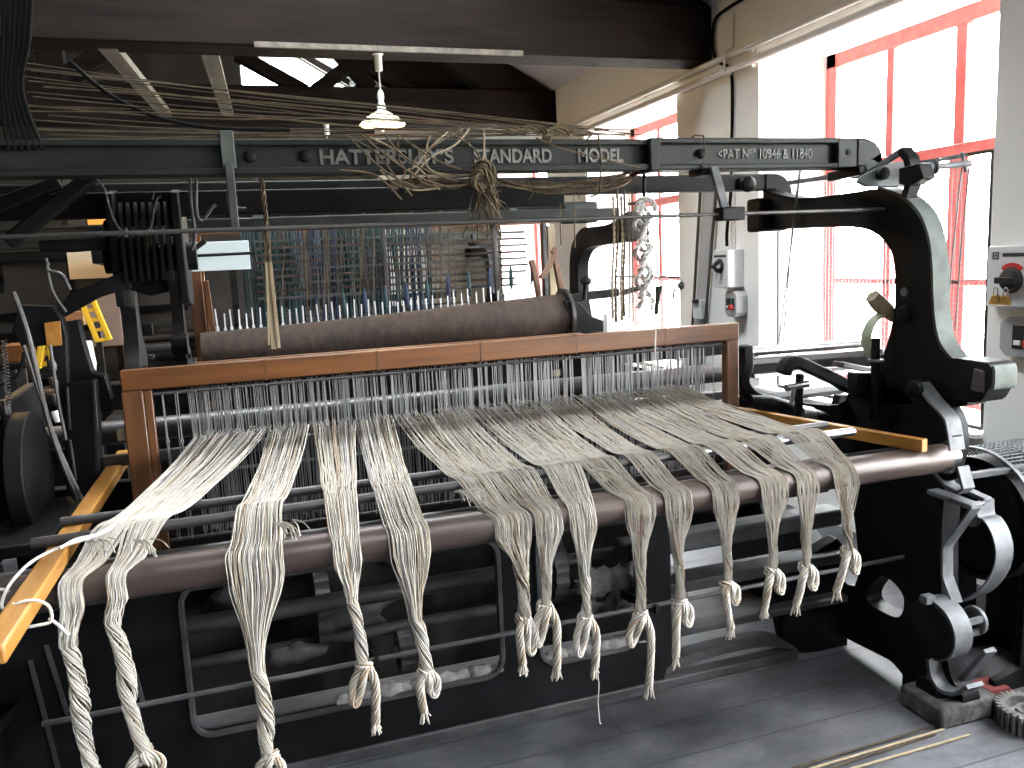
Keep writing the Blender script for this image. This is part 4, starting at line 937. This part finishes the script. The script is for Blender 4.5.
# wound roll with drop wires
a = at(1, 4.55, 200, 333); b = at(1, 4.55, 561, 294)
N = 14; cpts = []; rs = []
for k in range(N + 1):
    t = k / N; r = .10 + .035 * t + .006 * math.sin(t * 9); cpts.append(Vector((a.x + (b.x - a.x) * t, 4.55, a.z + (b.z - a.z) * t - r - .012 * math.sin(PI * t) * (1 - t)))); rs.append(r)
rl = MB().tube(cpts, rs, 28).build('warp_roll', BROLL, loom2)
MB().lathe([(.03, 0), (.17, 0), (.17, .02), (.03, .02)], cpts[-1] + Vector((.005, 0, 0)), (1, 0, 0), 28).build('roll_flange', DSTEEL, rl)
dw = MB(); dw.box(-.0035, .0035, -.0025, .0025, 0, .125).box(-.0075, .0075, -.0015, .0015, .0, .035).tube([(-.006, 0, .035), (0, 0, .048), (.006, 0, .035)], .002, 5)
d0 = dw.build('drop_wire', LGREY, loom2); n = 46
for i in range(n):
    t = (i + .5) / n; c = d0 if i == 0 else d0.copy()
    if i: col.objects.link(c)
    px = 215 + (545 - 215) * t; v = at(1, 4.66, px, 331 - 32 * t ** 1.4)
    c.location = (v.x + R.uniform(-.004, .004), 4.66, v.z - .02); c.rotation_euler = (0, R.uniform(-.05, .05), 0); c.scale = (1, 1, R.uniform(.8, 1.15))
MB().bar(at(1, 4.68, 210, 336), at(1, 4.68, 548, 303), .02, .02).build('drop_wire_bar', WOODV, loom2)
MB().box(-.25, 1.85, 4.35, 4.40, 1.12, 1.22).build('timber_rail', WOODV, loom2, bevel=.005)
for k in range(30):
    px = R.uniform(255, 455); y0 = R.uniform(192, 236); y1 = R.uniform(262, 318); a_ = at(1, 4.80, px, y0); b_ = at(1, 4.80, px + R.uniform(-4, 5), y1)
    MB().tube([a_, a_.lerp(b_, .5) + Vector((R.uniform(-.006, .006), 0, 0)), b_], .0028, 5).build('harness_string', CORD if k % 3 else DUSTY, loom2)
# blue and teal warp behind the bars
w1 = MB()
for i in range(150):
    x = .02 + 1.16 * R.random(); y = 5.25 + R.uniform(-.03, .03); w1.cur = 1 if (.35 < x < .6 or x > 1.0) and R.random() < .6 else 0
    w1.tube([(x, y, 1.20), (x + R.uniform(-.01, .01), y, 1.60), (x + R.uniform(-.02, .02), y, 1.90)], R.uniform(.003, .006), 4)
o = w1.build('blue_warp', [TEAL, NAVY], loom2); o['kind'] = 'stuff'
for k in range(10):
    x = at(1, 4.8, 345 + 21 * k, 320).x; z = at(1, 4.8, 345, 318 - 2.4 * k).z
    MB().tube([(x, 4.8, z), (x, 4.8, z + .04), (x, 4.8, z + .10), (x, 4.8, z + .15)], [.006, .014, .012, .004], 8).build('blue_bobbin', NAVY if k % 2 else TEAL, loom2)
# gear beside its arch
MB().sweep(cr([at(1, 4.6, *q) for q in [(567, 300), (585, 296), (604, 294), (618, 292)]], 4), .05, .05, (0, 1, 0)).build('shuttle_arm', IRON, loom2, bevel=.006)
MB().bar(at(1, 4.5, 622, 293), at(1, 4.5, 645, 286), .04, .03).build('shuttle_arm', IRON, loom2, bevel=.005)
MB().cyl(at(1, 4.5, 584, 300), at(1, 4.5, 586, 282), .014, 10).build('arm_post', IRON, loom2)
MB().sph(at(1, 4.5, 586, 281), .03, (1.2, 1, .8)).build('arm_knob', IRON, loom2)
MB().box(1.9, 2.3, 4.3, 4.6, 1.10, 1.22).build('shuttle_box', IRON, loom2, bevel=.01)
MB().prism([(v.x, v.z) for v in [at(1, 4.45, *q) for q in [(563, 300), (578, 302), (590, 316), (606, 322), (608, 350), (566, 350)]]], 1, 4.42, 4.5).build('gear_casting', IRON, loom2, bevel=.006)
MB().box(1.95, 2.08, 4.25, 4.3, 1.15, 1.33).build('pale_bracket', LGREY, loom2, bevel=.008)
MB().cyl((-.76, 5.6, .93), (2.2, 5.6, .93), .05, 20).build('front_roller', ROLL, loom2)
MB().box(-.80, 2.2, 5.0, 5.05, .1, .95).build('front_panel', IRON, loom2)
MB().box(-.80, 2.2, 4.2, 4.26, .3, .5).build('rear_rail', IRON, loom2)
MB().bar(at(1, 4.55, 553, 219), at(1, 4.55, 610, 216), .03, .03).build('pivot_lever', IRON, loom2, bevel=.004)

# orange heald frame and toothed rail of the loom beyond
t = thing('heald_frame', (.9, 6.3, 1.0), 'amber wooden heald frame high up beyond the second loom, lit warm by a lamp', 'heald frame')
MB().box(at(1, 6.3, 193, 232).x, at(1, 6.3, 546, 222).x, 6.28, 6.32, 1.93, 2.02).build('top_rail', WOOD, t, bevel=.004)
MB().box(at(1, 6.3, 193, 232).x, at(1, 6.3, 200, 232).x, 6.28, 6.32, 1.0, 1.93).build('post', WOOD, t, bevel=.004)
MB().box(at(1, 6.3, 540, 222).x, at(1, 6.3, 546, 222).x, 6.28, 6.32, 1.0, 1.93).build('post', WOOD, t, bevel=.004)
MB().box(at(1, 6.3, 193, 232).x, at(1, 6.3, 546, 222).x, 6.28, 6.32, .95, 1.0).build('bottom_rail', WOOD, t, bevel=.004)
xa_, xb_ = at(1, 6.3, 283, 200).x, at(1, 6.3, 397, 196).x
t = thing('toothed_rail', ((xa_ + xb_) / 2, 6.3, 2.12), 'lamplit amber wooden rail with a row of small teeth above the second loom', 'rail')
MB().box(xa_, xb_, 6.28, 6.34, 2.125, 2.18).build('rail_body', AMBER, t, bevel=.004)  # lamp's orange light put into the wood colour, teeth too
tm = MB(); 
for k in range(40):
    x = xa_ + .02 + (xb_ - xa_ - .04) * k / 39; c = MB().box(x - .005, x + .005, 6.285, 6.30, 2.178, 2.20).build('tooth', AMBER, t)
MB().cyl((-.4, 6.36, 2.15), (2.2, 6.36, 2.15), .02, 10).build('support_rod', IRON, t)

# further looms: the same model again, farther back and in the next row
KEEP = ('side_frame', 'arch', 'top_beam', 'rear_top_rail', 'front_roller', 'front_panel', 'rear_rail', 'back_rail', 'back_roller', 'warp_beam', 'lower_shaft', 'jack_lever', 'dobby_plate', 'dobby_cylinder', 'bottom_rail', 'jack_shelf', 'dobby_brace', 'cross_rail')
def copy_loom(off, label):
    r = loom.copy(); col.objects.link(r); r.location = Vector(loom.location) + Vector(off); r['label'] = label
    for ch in list(loom.children):
        if ch.name.split('.')[0] in KEEP:
            c = ch.copy(); col.objects.link(c); c.parent = r
            for g in ch.children:
                if g.name.split('.')[0] in ('beam_flange', 'arm_end_block', 'top_beam_end', 'arch_foot_pad', 'opening_rim'):
                    d = g.copy(); col.objects.link(d); d.parent = c
    return r
copy_loom((0, 4.9, 0), 'third power loom, dim and mostly hidden, beyond the amber wooden heald frame')
copy_loom((-3.42, 1.2, 0), 'dark power loom in the next row, glimpsed past the left end of the near loom')
copy_loom((-3.42, 6.0, 0), 'dark power loom at the back of the next row, in front of the cream board')
# shelving and clutter far left
def panel(x0, x1, y, z0, z1, name, m, label, cat, th=.012):
    return MB().box(x0, x1, y, y + th, z0, z1).build(name, m, bevel=.002, label=label, cat=cat)
def pxr(Y, a, b): u, v = at(1, Y, *a), at(1, Y, *b); return min(u.x, v.x), max(u.x, v.x), min(u.z, v.z), max(u.z, v.z)
x0, x1, z0, z1 = pxr(6.69, (66, 249), (124, 277)); panel(x0, x1, 6.69, z0, z1, 'cream_board', CREAM, 'cream board seen through a gap in the dark machinery at the far left', 'board')
x0, x1, z0, z1 = pxr(6.69, (84, 292), (124, 345)); panel(x0, x1, 6.69, z0, z1, 'pink_sheet', PINKW, 'faded pink sheet behind the yellow ladder at the far left', 'sheet')
x0, x1, z0, z1 = pxr(6.69, (84, 200), (104, 206)); panel(x0, x1, 6.69, z0, z1, 'amber_board', AMBER, 'thin upper one of the two amber boards in the dark at upper left', 'board')
x0, x1, z0, z1 = pxr(6.69, (86, 210), (107, 226)); panel(x0, x1, 6.69, z0, z1, 'amber_board', AMBER, 'larger lower one of the two amber boards in the dark at upper left', 'board')
x0, x1, z0, z1 = pxr(4.78, (176, 243), (251, 269)); panel(x0, x1, 4.78, z0, z1, 'pale_board', PALEB, 'pale blue-grey board hung behind the wooden post of the second loom', 'board')
MB().tube([at(1, 4.72, 172, 265), at(1, 4.72, 205, 241)], .014, 8).build('dark_strut', IRON, label='dark slanting strut crossing the corner of the pale blue-grey board', cat='strut')
MB().tube([at(1, 4.72, 172, 257), at(1, 4.72, 252, 253)], .008, 8).build('dark_rod', IRON, label='thin dark rod running straight across the pale blue-grey board', cat='rod')
x0, x1, z0, z1 = pxr(6.0, (58, 313), (84, 325)); MB().box(x0, x1, 6.0, 6.3, z0, z1).build('cardboard_box', BROWNB, bevel=.004, label='brown box above the white machine cover at the far left', cat='box')
x0, x1, z0, z1 = pxr(4.8, (0, 346), (25, 362)); MB().box(x0, x1, 4.8, 5.0, z0, z1).build('cardboard_box', WOOD, bevel=.004, label='orange-brown box at the left edge of the picture behind the dark levers', cat='box')
t = thing('machine_cover', (at(1, 5.6, 82, 355).x, 5.6, .9), 'white machine cover with a black wheel below, left of the dark loom end', 'machine cover')
MB().prism([(v.x, v.z) for v in [at(1, 5.6, *q) for q in [(70, 344), (88, 342), (93, 365), (92, 380), (76, 380), (72, 360)]]], 1, 5.6, 5.75).build('cover', WHITEP, t, bevel=.01)
MB().lathe([(.02, 0), (.05, 0), (.05, .04), (.02, .04)], at(1, 5.55, 80, 368), (0, -1, 0), 18).build('wheel', BLACKP, t)
def plinth(parent, x0, x1, y0, y1, z):
    for x in (x0 + .02, x1 - .02):
        for y in (y0 + .02, y1 - .02): MB().box(x - .018, x + .018, y - .018, y + .018, 0, z - .028).build('leg', DSTEEL, parent)
    MB().box(x0, x1, y0, y1, z - .03, z).build('table_top', BEAM, parent, bevel=.003)
x0, x1, z0, z1 = pxr(6.0, (50, 313), (92, 325)); t = thing('side_table', ((x0 + x1) / 2, 6.15, 0), 'dark small table carrying the brown box above the white machine cover', 'table'); plinth(t, x0, x1, 5.95, 6.35, z0)
x0, x1, z0, z1 = pxr(4.8, (-8, 346), (27, 362)); t = thing('side_table', ((x0 + x1) / 2, 4.9, 0), 'dark small table carrying the orange-brown box at the left edge', 'table'); plinth(t, x0, x1, 4.75, 5.05, z0)
x0, x1, z0, z1 = pxr(5.6, (66, 342), (97, 380)); t = thing('side_table', ((x0 + x1) / 2, 5.66, 0), 'dark small table under the white machine cover', 'table'); plinth(t, x0, x1, 5.5, 5.8, z0)
x0, x1, z0, z1 = pxr(6.7, (60, 190), (126, 400))
t = thing('board_rack', ((x0 + x1) / 2, 6.72, 0), 'dark upright rack that carries the amber, cream and pink boards', 'rack')
for x in (x0, x1): MB().box(x - .02, x + .02, 6.70, 6.74, 0, 2.4).build('upright', BEAM, t)
MB().box(x0, x1, 6.71, 6.73, .4, 2.4).build('backboard', DARKD, t)
# yellow step ladder
def ladder(name, Y, rails, rungs, label):
    t = thing(name, at(1, Y, *rails[0][1]), label, 'ladder')
    for a, b in rails: MB().bar(at(1, Y, *a), at(1, Y, *b), .03, .05, (0, 1, 0)).build('rail', YELLOW, t, bevel=.004)
    for a, b in rungs: MB().bar(at(1, Y + .01, *a), at(1, Y + .01, *b), .05, .022).build('rung', YELLOW, t, bevel=.003)
    return t
ladder('step_ladder', 5.9, [((82, 303), (98, 342)), ((93, 300), (110, 340))], [((85, 311), (97, 309)), ((88, 321), (101, 319)), ((93, 331), (106, 328)), ((97, 341), (111, 338))], 'yellow step ladder leaning behind the dark loom end at the left')
ladder('yellow_trestle', 4.4, [((30, 342), (34, 372)), ((44, 338), (38, 368)), ((50, 340), (54, 365))], [((29, 345), (52, 341)), ((30, 356), (52, 352)), ((33, 366), (54, 362))], 'small yellow trestle by the brown tag at the left, lower of the yellow pieces')

# ------------------------------------------------------------------ cords over the top
for i in range(22):
    t = i / 21; Y = 2.60 + R.uniform(-.05, .12)
    p = at(1, Y, -10 + 60 * R.random(), 60 + 85 * t + R.uniform(-6, 6)); q = at(1, Y - .02, R.uniform(520, 650), 128 + 8 * R.random())
    a = p.lerp(q, .33) + Vector((0, 0, R.uniform(-.02, .012))); b = p.lerp(q, .66) + Vector((0, 0, R.uniform(-.012, .008)))
    MB().tube(cr([p, a, b, q], 8), R.uniform(.0012, .002), 5).build('harness_cord', CORD if i % 3 else CORDD, label='long thin tan harness cord fanning out above the lettered top beam', cat='cord', group='harness cords above the top beam')
P_ = [(70, 62), (110, 95), (160, 118), (215, 128), (290, 130)]
MB().tube(cr([at(1, 2.58, *q) for q in P_], 6), .006, 8).build('dark_cable', RUBBER, label='thick dark cable drooping among the tan cords at upper left', cat='cable')
loose = [((470, 128), (455, 145), (430, 158), (412, 178)), ((466, 128), (440, 142), (415, 160), (410, 182)), ((385, 135), (402, 155), (430, 172), (458, 182)), ((370, 137), (395, 150), (418, 168), (440, 190)), ((345, 135), (375, 152), (398, 180), (412, 196)), ((412, 172), (425, 184), (445, 186), (470, 184)), ((430, 135), (425, 160), (435, 172), (460, 176)), ((398, 135), (399, 160), (405, 172), (396, 190)), ((452, 134), (475, 150), (486, 175), (494, 196)), ((484, 130), (484, 150), (482, 165), (481, 180)), ((352, 140), (372, 160), (392, 176), (418, 188)), ((360, 134), (392, 160), (420, 178), (452, 188)), ((448, 132), (430, 148), (418, 164), (404, 172)), ((410, 190), (430, 180), (452, 178), (474, 176)), ((399, 136), (420, 150), (436, 160), (462, 170)), ((380, 170), (396, 184), (415, 190), (440, 188)), ((536, 138), (560, 148), (600, 158), (640, 168)), ((340, 170), (362, 172), (380, 178), (402, 200))]
for i, L in enumerate(loose):
    Y = 2.50 - .012 * (i % 3)
    MB().tube(cr([at(1, Y, *q) for q in L], 8), .003, 5).build('loose_cord', CORD if i % 3 else PALEW, label='loose tan cord tangled in front of the lettered top beam', cat='cord', group='loose cords in front of the top beam')
t = thing('cord_tangle', at(1, 2.48, 480, 235), 'knotted tangle of old tan cords hanging before the lettered top beam, ending in a fringe', 'cord tangle')
k = MB(); rope(k, [at(1, 2.47, *q) + Vector((0, dy, 0)) for q, dy in (((472, 172), 0), ((482, 164), -.02), ((492, 170), 0), ((492, 184), .02), ((480, 188), 0), ((472, 180), -.01), ((478, 170), -.02), ((490, 178), -.01))], .010, 7, .0036, .1); k.build('tangle_knot', [CORD, CORD, CORD], t)
fm = MB()
for i in range(34):
    a0 = at(1, 2.48, R.uniform(474, 492), R.uniform(176, 190)); b0 = at(1, 2.48 + R.uniform(-.02, .04), R.uniform(462, 505), R.uniform(200, 238))
    fm.cur = i % 2; fm.tube(cr([a0, a0.lerp(b0, .5) + Vector((R.uniform(-.012, .012), R.uniform(-.02, .02), R.uniform(-.01, .01))), b0, b0 + Vector((R.uniform(-.012, .012), 0, -.01))], 5), .0024, 4)
o = fm.build('tangle_fringe', [CORD, CORDD], t); o['kind'] = 'stuff'
sm = MB()
for i in range(20):
    L = [(486 + R.uniform(-4, 4), 178 + R.uniform(-4, 4)), (510, 184 + R.uniform(-3, 3)), (545, 188 + R.uniform(-7, 6)), (590, 188 + R.uniform(-9, 6)), (620, 182 + R.uniform(-9, 5)), (637, 171 + R.uniform(-6, 4)), (634 + R.uniform(-3, 3), 164)]
    sm.cur = 1 if i % 2 == 0 else 0; sm.tube(cr([at(1, 2.62 + R.uniform(-.03, .03), *q) for q in L], 6), .003, 5)
sm.build('cord_swag', [CORDD, CORD], t)
sm = MB()
for i in range(8):
    L = [(484 + R.uniform(-4, 4), 182 + R.uniform(-4, 4)), (455, 186 + R.uniform(-4, 4)), (425, 182 + R.uniform(-6, 6)), (400 + R.uniform(-15, 5), 186 + R.uniform(-8, 8))]
    sm.cur = i % 2; sm.tube(cr([at(1, 2.52 + R.uniform(-.02, .02), *q) for q in L], 6), .003, 5)
sm.build('cord_swag', [CORDD, CORD], t)
for i in range(26):
    px = R.uniform(496, 600); a0 = at(1, 2.60, px, 187 + R.uniform(-4, 5)); b0 = a0 + Vector((R.uniform(-.03, .03), R.uniform(-.02, .02), R.uniform(-.035, .03)))
    fm2 = MB().tube([a0, a0.lerp(b0, .5) + Vector((.004, 0, .006)), b0], .0016, 4)
    fm2.build('cord_end', CORD if i % 2 else CORDD, t)
# wraps round the beam
for px, y0, y1, nm in ((597, 135, 193, 'thin dark cord wrapped round the lettered beam left of its joint'), (701, 136, 166, 'thin wire wrapped round the lettered beam beside the patent numbers')):
    x = at(1, BY, px, 150).x; zt3, zb3 = at(1, BY - .02, px, y0).z, at(1, BY - .02, px, y1).z
    MB().tube([(x, BY + .095, zb3 + .02), (x + .004, BY + .095, zt3), (x, BY + .04, zt3 + .012), (x - .003, BY - .022, zt3), (x + .003, BY - .024, (zt3 + zb3) / 2), (x - .004, BY - .02, zb3), (x, BY + .06, zb3 - .006)], .003, 6).build('beam_wrap', CORDD, label=nm, cat='cord')
# knot of tan cord above the beam at right
k = MB(); rope(k, [at(1, 2.52, *q) for q in [(508, 129), (530, 128), (545, 131), (549, 142), (545, 136), (560, 131), (572, 134)]], .006, 5, .003, .08); k.build('cord_knot', [CORD, PALEW, CORD], label='short knotted bit of tan cord lying on the lettered beam above the middle word', cat='cord')
# bundle of laths hanging by a cord
t = thing('hanging_laths', at(1, 2.72, 275, 350), 'pair of pale laths hanging by a cord before the orange heald frame', 'laths')
rp = MB(); rope(rp, [at(1, 2.72, *q) for q in [(256, 135), (259, 160), (264, 200), (268, 245), (269, 262)]], .006, 5, .003, .09); rp.build('hanging_cord', [CORD, CORDD, CORD], t)
for a, b, w_ in (((267, 262), (274, 349), .016), ((270, 260), (279, 348), .010), ((265, 235), (269, 345), .006)):
    MB().bar(at(1, 2.72 + w_, *a), at(1, 2.72 + w_, *b), w_, .006, (0, 1, 0)).build('lath', PALEW, t, bevel=.001)
h = MB(); h.tube(cr([at(1, 2.7, *q) for q in [(257, 134), (262, 131), (262, 138), (256, 137)]], 4), .003, 5); h.build('cord_loop', CORD, t)
# cords hanging at right of centre
for k, (x0, y0, x1, y1, m) in enumerate(((613, 196, 613, 318, PALEW), (617, 188, 616, 322, CORD), (621, 196, 622, 320, PALEW), (624, 190, 624, 316, CORD))):
    Y = 2.68; P0_, P1_ = at(1, Y, x0, y0), at(1, Y, x1, y1)
    q = MB(); rope(q, [P0_, P0_.lerp(P1_, .35) + Vector((.004, 0, 0)), P0_.lerp(P1_, .7) + Vector((-.003, 0, 0)), P1_], .0035, 4, .0026, .05); q.build('twisted_cord', [m, m, m], label='twisted cord hanging beside the white rope hank, right of centre', cat='cord', group='cords hanging beside the rope hank')
for k, (x0, y0, x1, y1) in enumerate(((560, 203, 561, 245), (574, 195, 575, 248), (632, 190, 633, 322), (629, 192, 630, 320), (656, 318, 655, 368))):
    MB().tube([at(1, 2.66, x0, y0), at(1, 2.66, (x0 + x1) / 2, (y0 + y1) / 2), at(1, 2.66, x1, y1)], .0025, 5).build('thin_string', CORD if k < 4 else WCORD, label=['short thin string under the beam, left of two above the warp roll', 'short thin string under the beam, right of two above the warp roll', 'right one of two thin strings dropping to the heald frame rail', 'left one of two thin strings dropping to the heald frame rail', 'white thread hanging down the heald frame below the rope hank'][k], cat='string')
# rope hank on a rod
t = thing('rope_hank', at(1, 2.7, 646, 310), 'white knotted rope hank hanging from a thin rod below the top beam', 'rope')
MB().cyl(at(1, 2.7, 644, 164), at(1, 2.7, 644, 204), .007, 8).build('hanger_rod', IRON, t)
MB().cyl(at(1, 2.7, 628, 204), at(1, 2.7, 644, 203), .005, 8).build('hanger_arm', IRON, t)
for k in range(4):
    q = MB(); pts = []
    for i in range(15):
        f = i / 14; pts.append(at(1, 2.7, 641 + 3 * k - 4 + 3.5 * math.sin(i * 1.7 + k * 1.5) + 4 * f, 201 + 108 * f * (1 - .06 * (k % 3))) + Vector((0, .012 * math.cos(i * 1.7 + k * 1.5), 0)))
    rope(q, pts, .006, 5, .0034, .06); q.build('rope_strand', [WCORD, WCORD, YARNG], t)
q = MB(); rope(q, [at(1, 2.69, *c) for c in [(636, 212), (639, 202), (646, 199), (653, 203), (656, 212)]], .007, 5, .004, .06); q.build('rope_loop', [WCORD, WCORD, YARNG], t)
MB().tube([at(1, 3.1, 656, 315), at(1, 3.1, 658, 296), at(1, 3.1, 659, 286)], [.009, .010, .016], 10).build('green_lever', GREENL, label='small grey-green lever standing behind the heald frame near the far window', cat='lever')

# ------------------------------------------------------------------ lamp
LPX = at(1, 5.26, 382, 100).x
def lamp(x, y, zb, zs, label):
    t = thing('pendant_lamp', (x, y, zs), label, 'lamp')
    MB().lathe([(.022, -.10), (.024, -.09), (.024, -.01), (.035, 0)], (x, y, zb), (0, 0, 1), 16).build('ceiling_rose', WHITEP, t)
    MB().cyl((x, y, zb - .1), (x, y, zs + .21), .005, 8).build('cord', WHITEP, t)
    MB().lathe([(.012, .21), (.02, .19), (.022, .17), (.016, .14), (.026, .12), (.028, .06)], (x, y, zs), (0, 0, 1), 16).build('lamp_holder', WHITEP, t)
    pr = [(.028, .085), (.05, .075), (.10, .045), (.142, .005), (.146, 0), (.142, -.002), (.10, .038), (.05, .068), (.028, .078)]
    MB().lathe(pr, (x, y, zs), (0, 0, 1), 32).build('shade', SHADE, t)
    MB().lathe([(1e-5, -.035), (.022, -.028), (.033, -.005), (.03, .02), (.014, .06), (.012, .07)], (x, y, zs), (0, 0, 1), 20).build('bulb', BULB, t)
    l = bpy.data.lights.new('lamp_light', 'POINT'); l.energy = 22; l.color = (1, .70, .36); l.shadow_soft_size = .03
    o = bpy.data.objects.new('lamp_light', l); col.objects.link(o); o.location = (x, y, zs - .045)
lamp(LPX, 5.30, 2.955, 2.53, 'lit pendant lamp with shallow white shade hanging from the nearer timber beam')
lamp(-1.35, 5.30, 2.955, 2.55, 'second lit pendant lamp, over the next row of looms')
lamp(.9, 8.1, 3.0, 2.6, 'third lit pendant lamp farther back by the second timber beam')

# ------------------------------------------------------------------ right side: drive wheel, floor things
t = thing('drive_wheel', (2.62, 2.30, 0), 'big dark drive wheel under a wire mesh guard at the right edge of the picture', 'wheel')
WC = Vector((2.52, 2.27, .62)); WR = .23
MB().lathe([(.04, 0), (WR * .82, 0), (WR * .82, .02), (WR * .9, .03), (WR, .0), (WR, .22), (WR * .9, .22), (WR * .86, .10), (.08, .10), (.04, .12)], WC, (1, 0, 0), 48).build('pulley_rim', IRON, t)
MB().lathe([(.0001, -.02), (.03, -.02), (.03, .30), (.0001, .30)], WC, (1, 0, 0), 18).build('axle', STEEL, t)
gm = MB(); ga = [math.radians(20 + 4 * k) for k in range(31)]; G_ = WR + .035
for x in [WC.x + .02 + .022 * k for k in range(12)]: gm.tube([Vector((x, WC.y - G_ * math.cos(a), WC.z + G_ * math.sin(a))) for a in ga], .0024, 4)
for a in ga: gm.tube([Vector((WC.x + .02, WC.y - G_ * math.cos(a), WC.z + G_ * math.sin(a))), Vector((WC.x + .262, WC.y - G_ * math.cos(a), WC.z + G_ * math.sin(a)))], .0024, 4)
gm.build('mesh_guard', GSTEEL, t)
for x in (WC.x + .01, WC.x + .27): MB().sweep([Vector((x, WC.y - G_ * math.cos(a), WC.z + G_ * math.sin(a))) for a in ga], .018, .006, (1, 0, 0)).build('guard_rim', GSTEEL, t)
MB().bar((2.30, 2.24, .80), (2.62, 2.10, .85), .03, .02).build('guard_bracket', GSTEEL, t, bevel=.003)
for y in (2.12, 2.42): MB().prism([(2.48, 0), (2.84, 0), (2.84, .05), (2.72, .08), (2.70, WC.z), (2.62, WC.z), (2.60, .08), (2.48, .05)], 1, y, y + .03).build('pedestal', IRON, t, bevel=.005)
MB().lathe([(.02, 0), (.14, 0), (.15, .02), (.15, .26), (.13, .28), (.02, .28)], (2.86, 2.30, .55), (1, 0, 0), 28).build('motor_body', IRON, t, bevel=.004)
MB().box(2.80, 3.15, 2.14, 2.46, .0, .40).build('motor_base', IRON, t, bevel=.01)
MB().box(2.36, 3.0, 2.50, 2.56, 0, .04).build('base_channel', DSTEEL, t, bevel=.004)
# block under the loom foot
MB().box(2.12, 2.37, 2.01, 2.20, 0, .08).build('packing_block', CONC, bevel=.012, label='rough grey block under the front foot of the near loom', cat='block', seg=3)
# gear lying on the floor
t = thing('gear_wheel', (2.42, 1.93, 0), 'rusty toothed gear wheel lying flat on the floor at the lower right corner', 'gear')
gx, gy, gr = 2.42, 1.93, .105; pr = []
n = 30
for k in range(n):
    for d, r in ((-.42, .088), (-.22, .105), (.22, .105), (.42, .088)): a = 2 * PI * (k + d) / n; pr.append((gx + r * math.cos(a), gy + r * math.sin(a)))
g = MB().prism(pr, 2, .0, .07, [[(gx + .07 * math.cos(a), gy + .07 * math.sin(a)) for a in [2 * PI * k / 28 for k in range(28)]]]).build('toothed_rim', MEAL, t, bevel=.002)
MB().lathe([(.071, .0), (.071, .03), (.06, .035), (.045, .03), (.042, .06), (.03, .062), (.028, .0)], (gx, gy, 0), (0, 0, 1), 28).build('hub', MEAL, t)
# thin rods on the floor
for i, (a, b, m, lab) in enumerate((((780, 772), (940, 724), CORDD, 'dark thin floor rod, farthest back of the four by the grey block'), ((800, 772), (944, 729), PALEW, 'pale thin floor rod, second from back of the four by the grey block'), ((818, 772), (935, 734), CORDD, 'dark thin floor rod, third from back of the four by the grey block'), ((840, 772), (969, 735), PALEW, 'pale thin rod on the floor nearest to the gear wheel'))):
    p, q = at(2, .006, *a), at(2, .006, *b); MB().cyl(p, q, .0042, 8).build('thin_rod', m, label=lab, cat='rod', group=None)
# red brush
t = thing('hand_brush', (2.47, 2.16, 0), 'small red-bristled hand brush on the floor behind the gear wheel', 'brush')
MB().box(2.44, 2.53, 2.10, 2.19, .012, .03).build('bristle_head', REDB, t, bevel=.003)
for k in range(8): MB().box(2.443 + .011 * k, 2.449 + .011 * k, 2.08, 2.10, .006, .026).build('bristle_tuft', REDB, t)
MB().tube([(2.40, 2.22, .02), (2.44, 2.17, .022)], .009, 8).build('handle', GSTEEL, t)
# ------------------------------------------------------------------ light
wd = bpy.data.worlds.new('overcast sky'); sc.world = wd; wd.use_nodes = True
nt = wd.node_tree; bg = nt.nodes['Background']
tc = nt.nodes.new('ShaderNodeTexCoord'); sx = nt.nodes.new('ShaderNodeSeparateXYZ'); nt.links.new(tc.outputs['Generated'], sx.inputs[0])
rp = nt.nodes.new('ShaderNodeValToRGB'); rp.color_ramp.elements[0].position = .48; rp.color_ramp.elements[1].position = .56
rp.color_ramp.elements[0].color = (.50, .52, .46, 1); rp.color_ramp.elements[1].color = (.93, .97, 1.0, 1)
mr = nt.nodes.new('ShaderNodeMapRange'); mr.inputs['From Min'].default_value = -1
nt.links.new(sx.outputs['Z'], mr.inputs['Value']); nt.links.new(mr.outputs[0], rp.inputs['Fac']); nt.links.new(rp.outputs['Color'], bg.inputs['Color'])
bg.inputs['Strength'].default_value = 55.0
for a, b in REC:                                      # window portals guide the sky light; they add none
    l = bpy.data.lights.new('window_portal', 'AREA'); l.shape = 'RECTANGLE'; l.size = RZ1 - RZ0; l.size_y = b - a
    l.cycles.is_portal = True
    o = bpy.data.objects.new('window_portal', l); col.objects.link(o); o.location = (XO + .02, (a + b) / 2, (RZ0 + RZ1) / 2); o.rotation_euler = (0, PI / 2, 0)
for x0, x1, a, b in RL:
    l = bpy.data.lights.new('roof_portal', 'AREA'); l.shape = 'RECTANGLE'; l.size = (x1 - x0) * 1.155; l.size_y = b - a; l.cycles.is_portal = True
    o = bpy.data.objects.new('roof_portal', l); col.objects.link(o); xm = (x0 + x1) / 2
    o.location = (xm + .1, (a + b) / 2, slope(xm) + .10 + .08); o.rotation_euler = (0, math.radians(30), 0)
sc.view_settings.view_transform = 'Standard'; sc.view_settings.look = 'None'; sc.view_settings.gamma = 1
sc.view_settings.use_curve_mapping = False; sc.view_settings.exposure = 0.5
sc.cycles.use_denoising = True
sc.cycles.max_bounces = 8; sc.cycles.diffuse_bounces = 4; sc.cycles.transparent_max_bounces = 12; sc.cycles.caustics_reflective = False; sc.cycles.caustics_refractive = False
sc.cycles.sample_clamp_indirect = 6
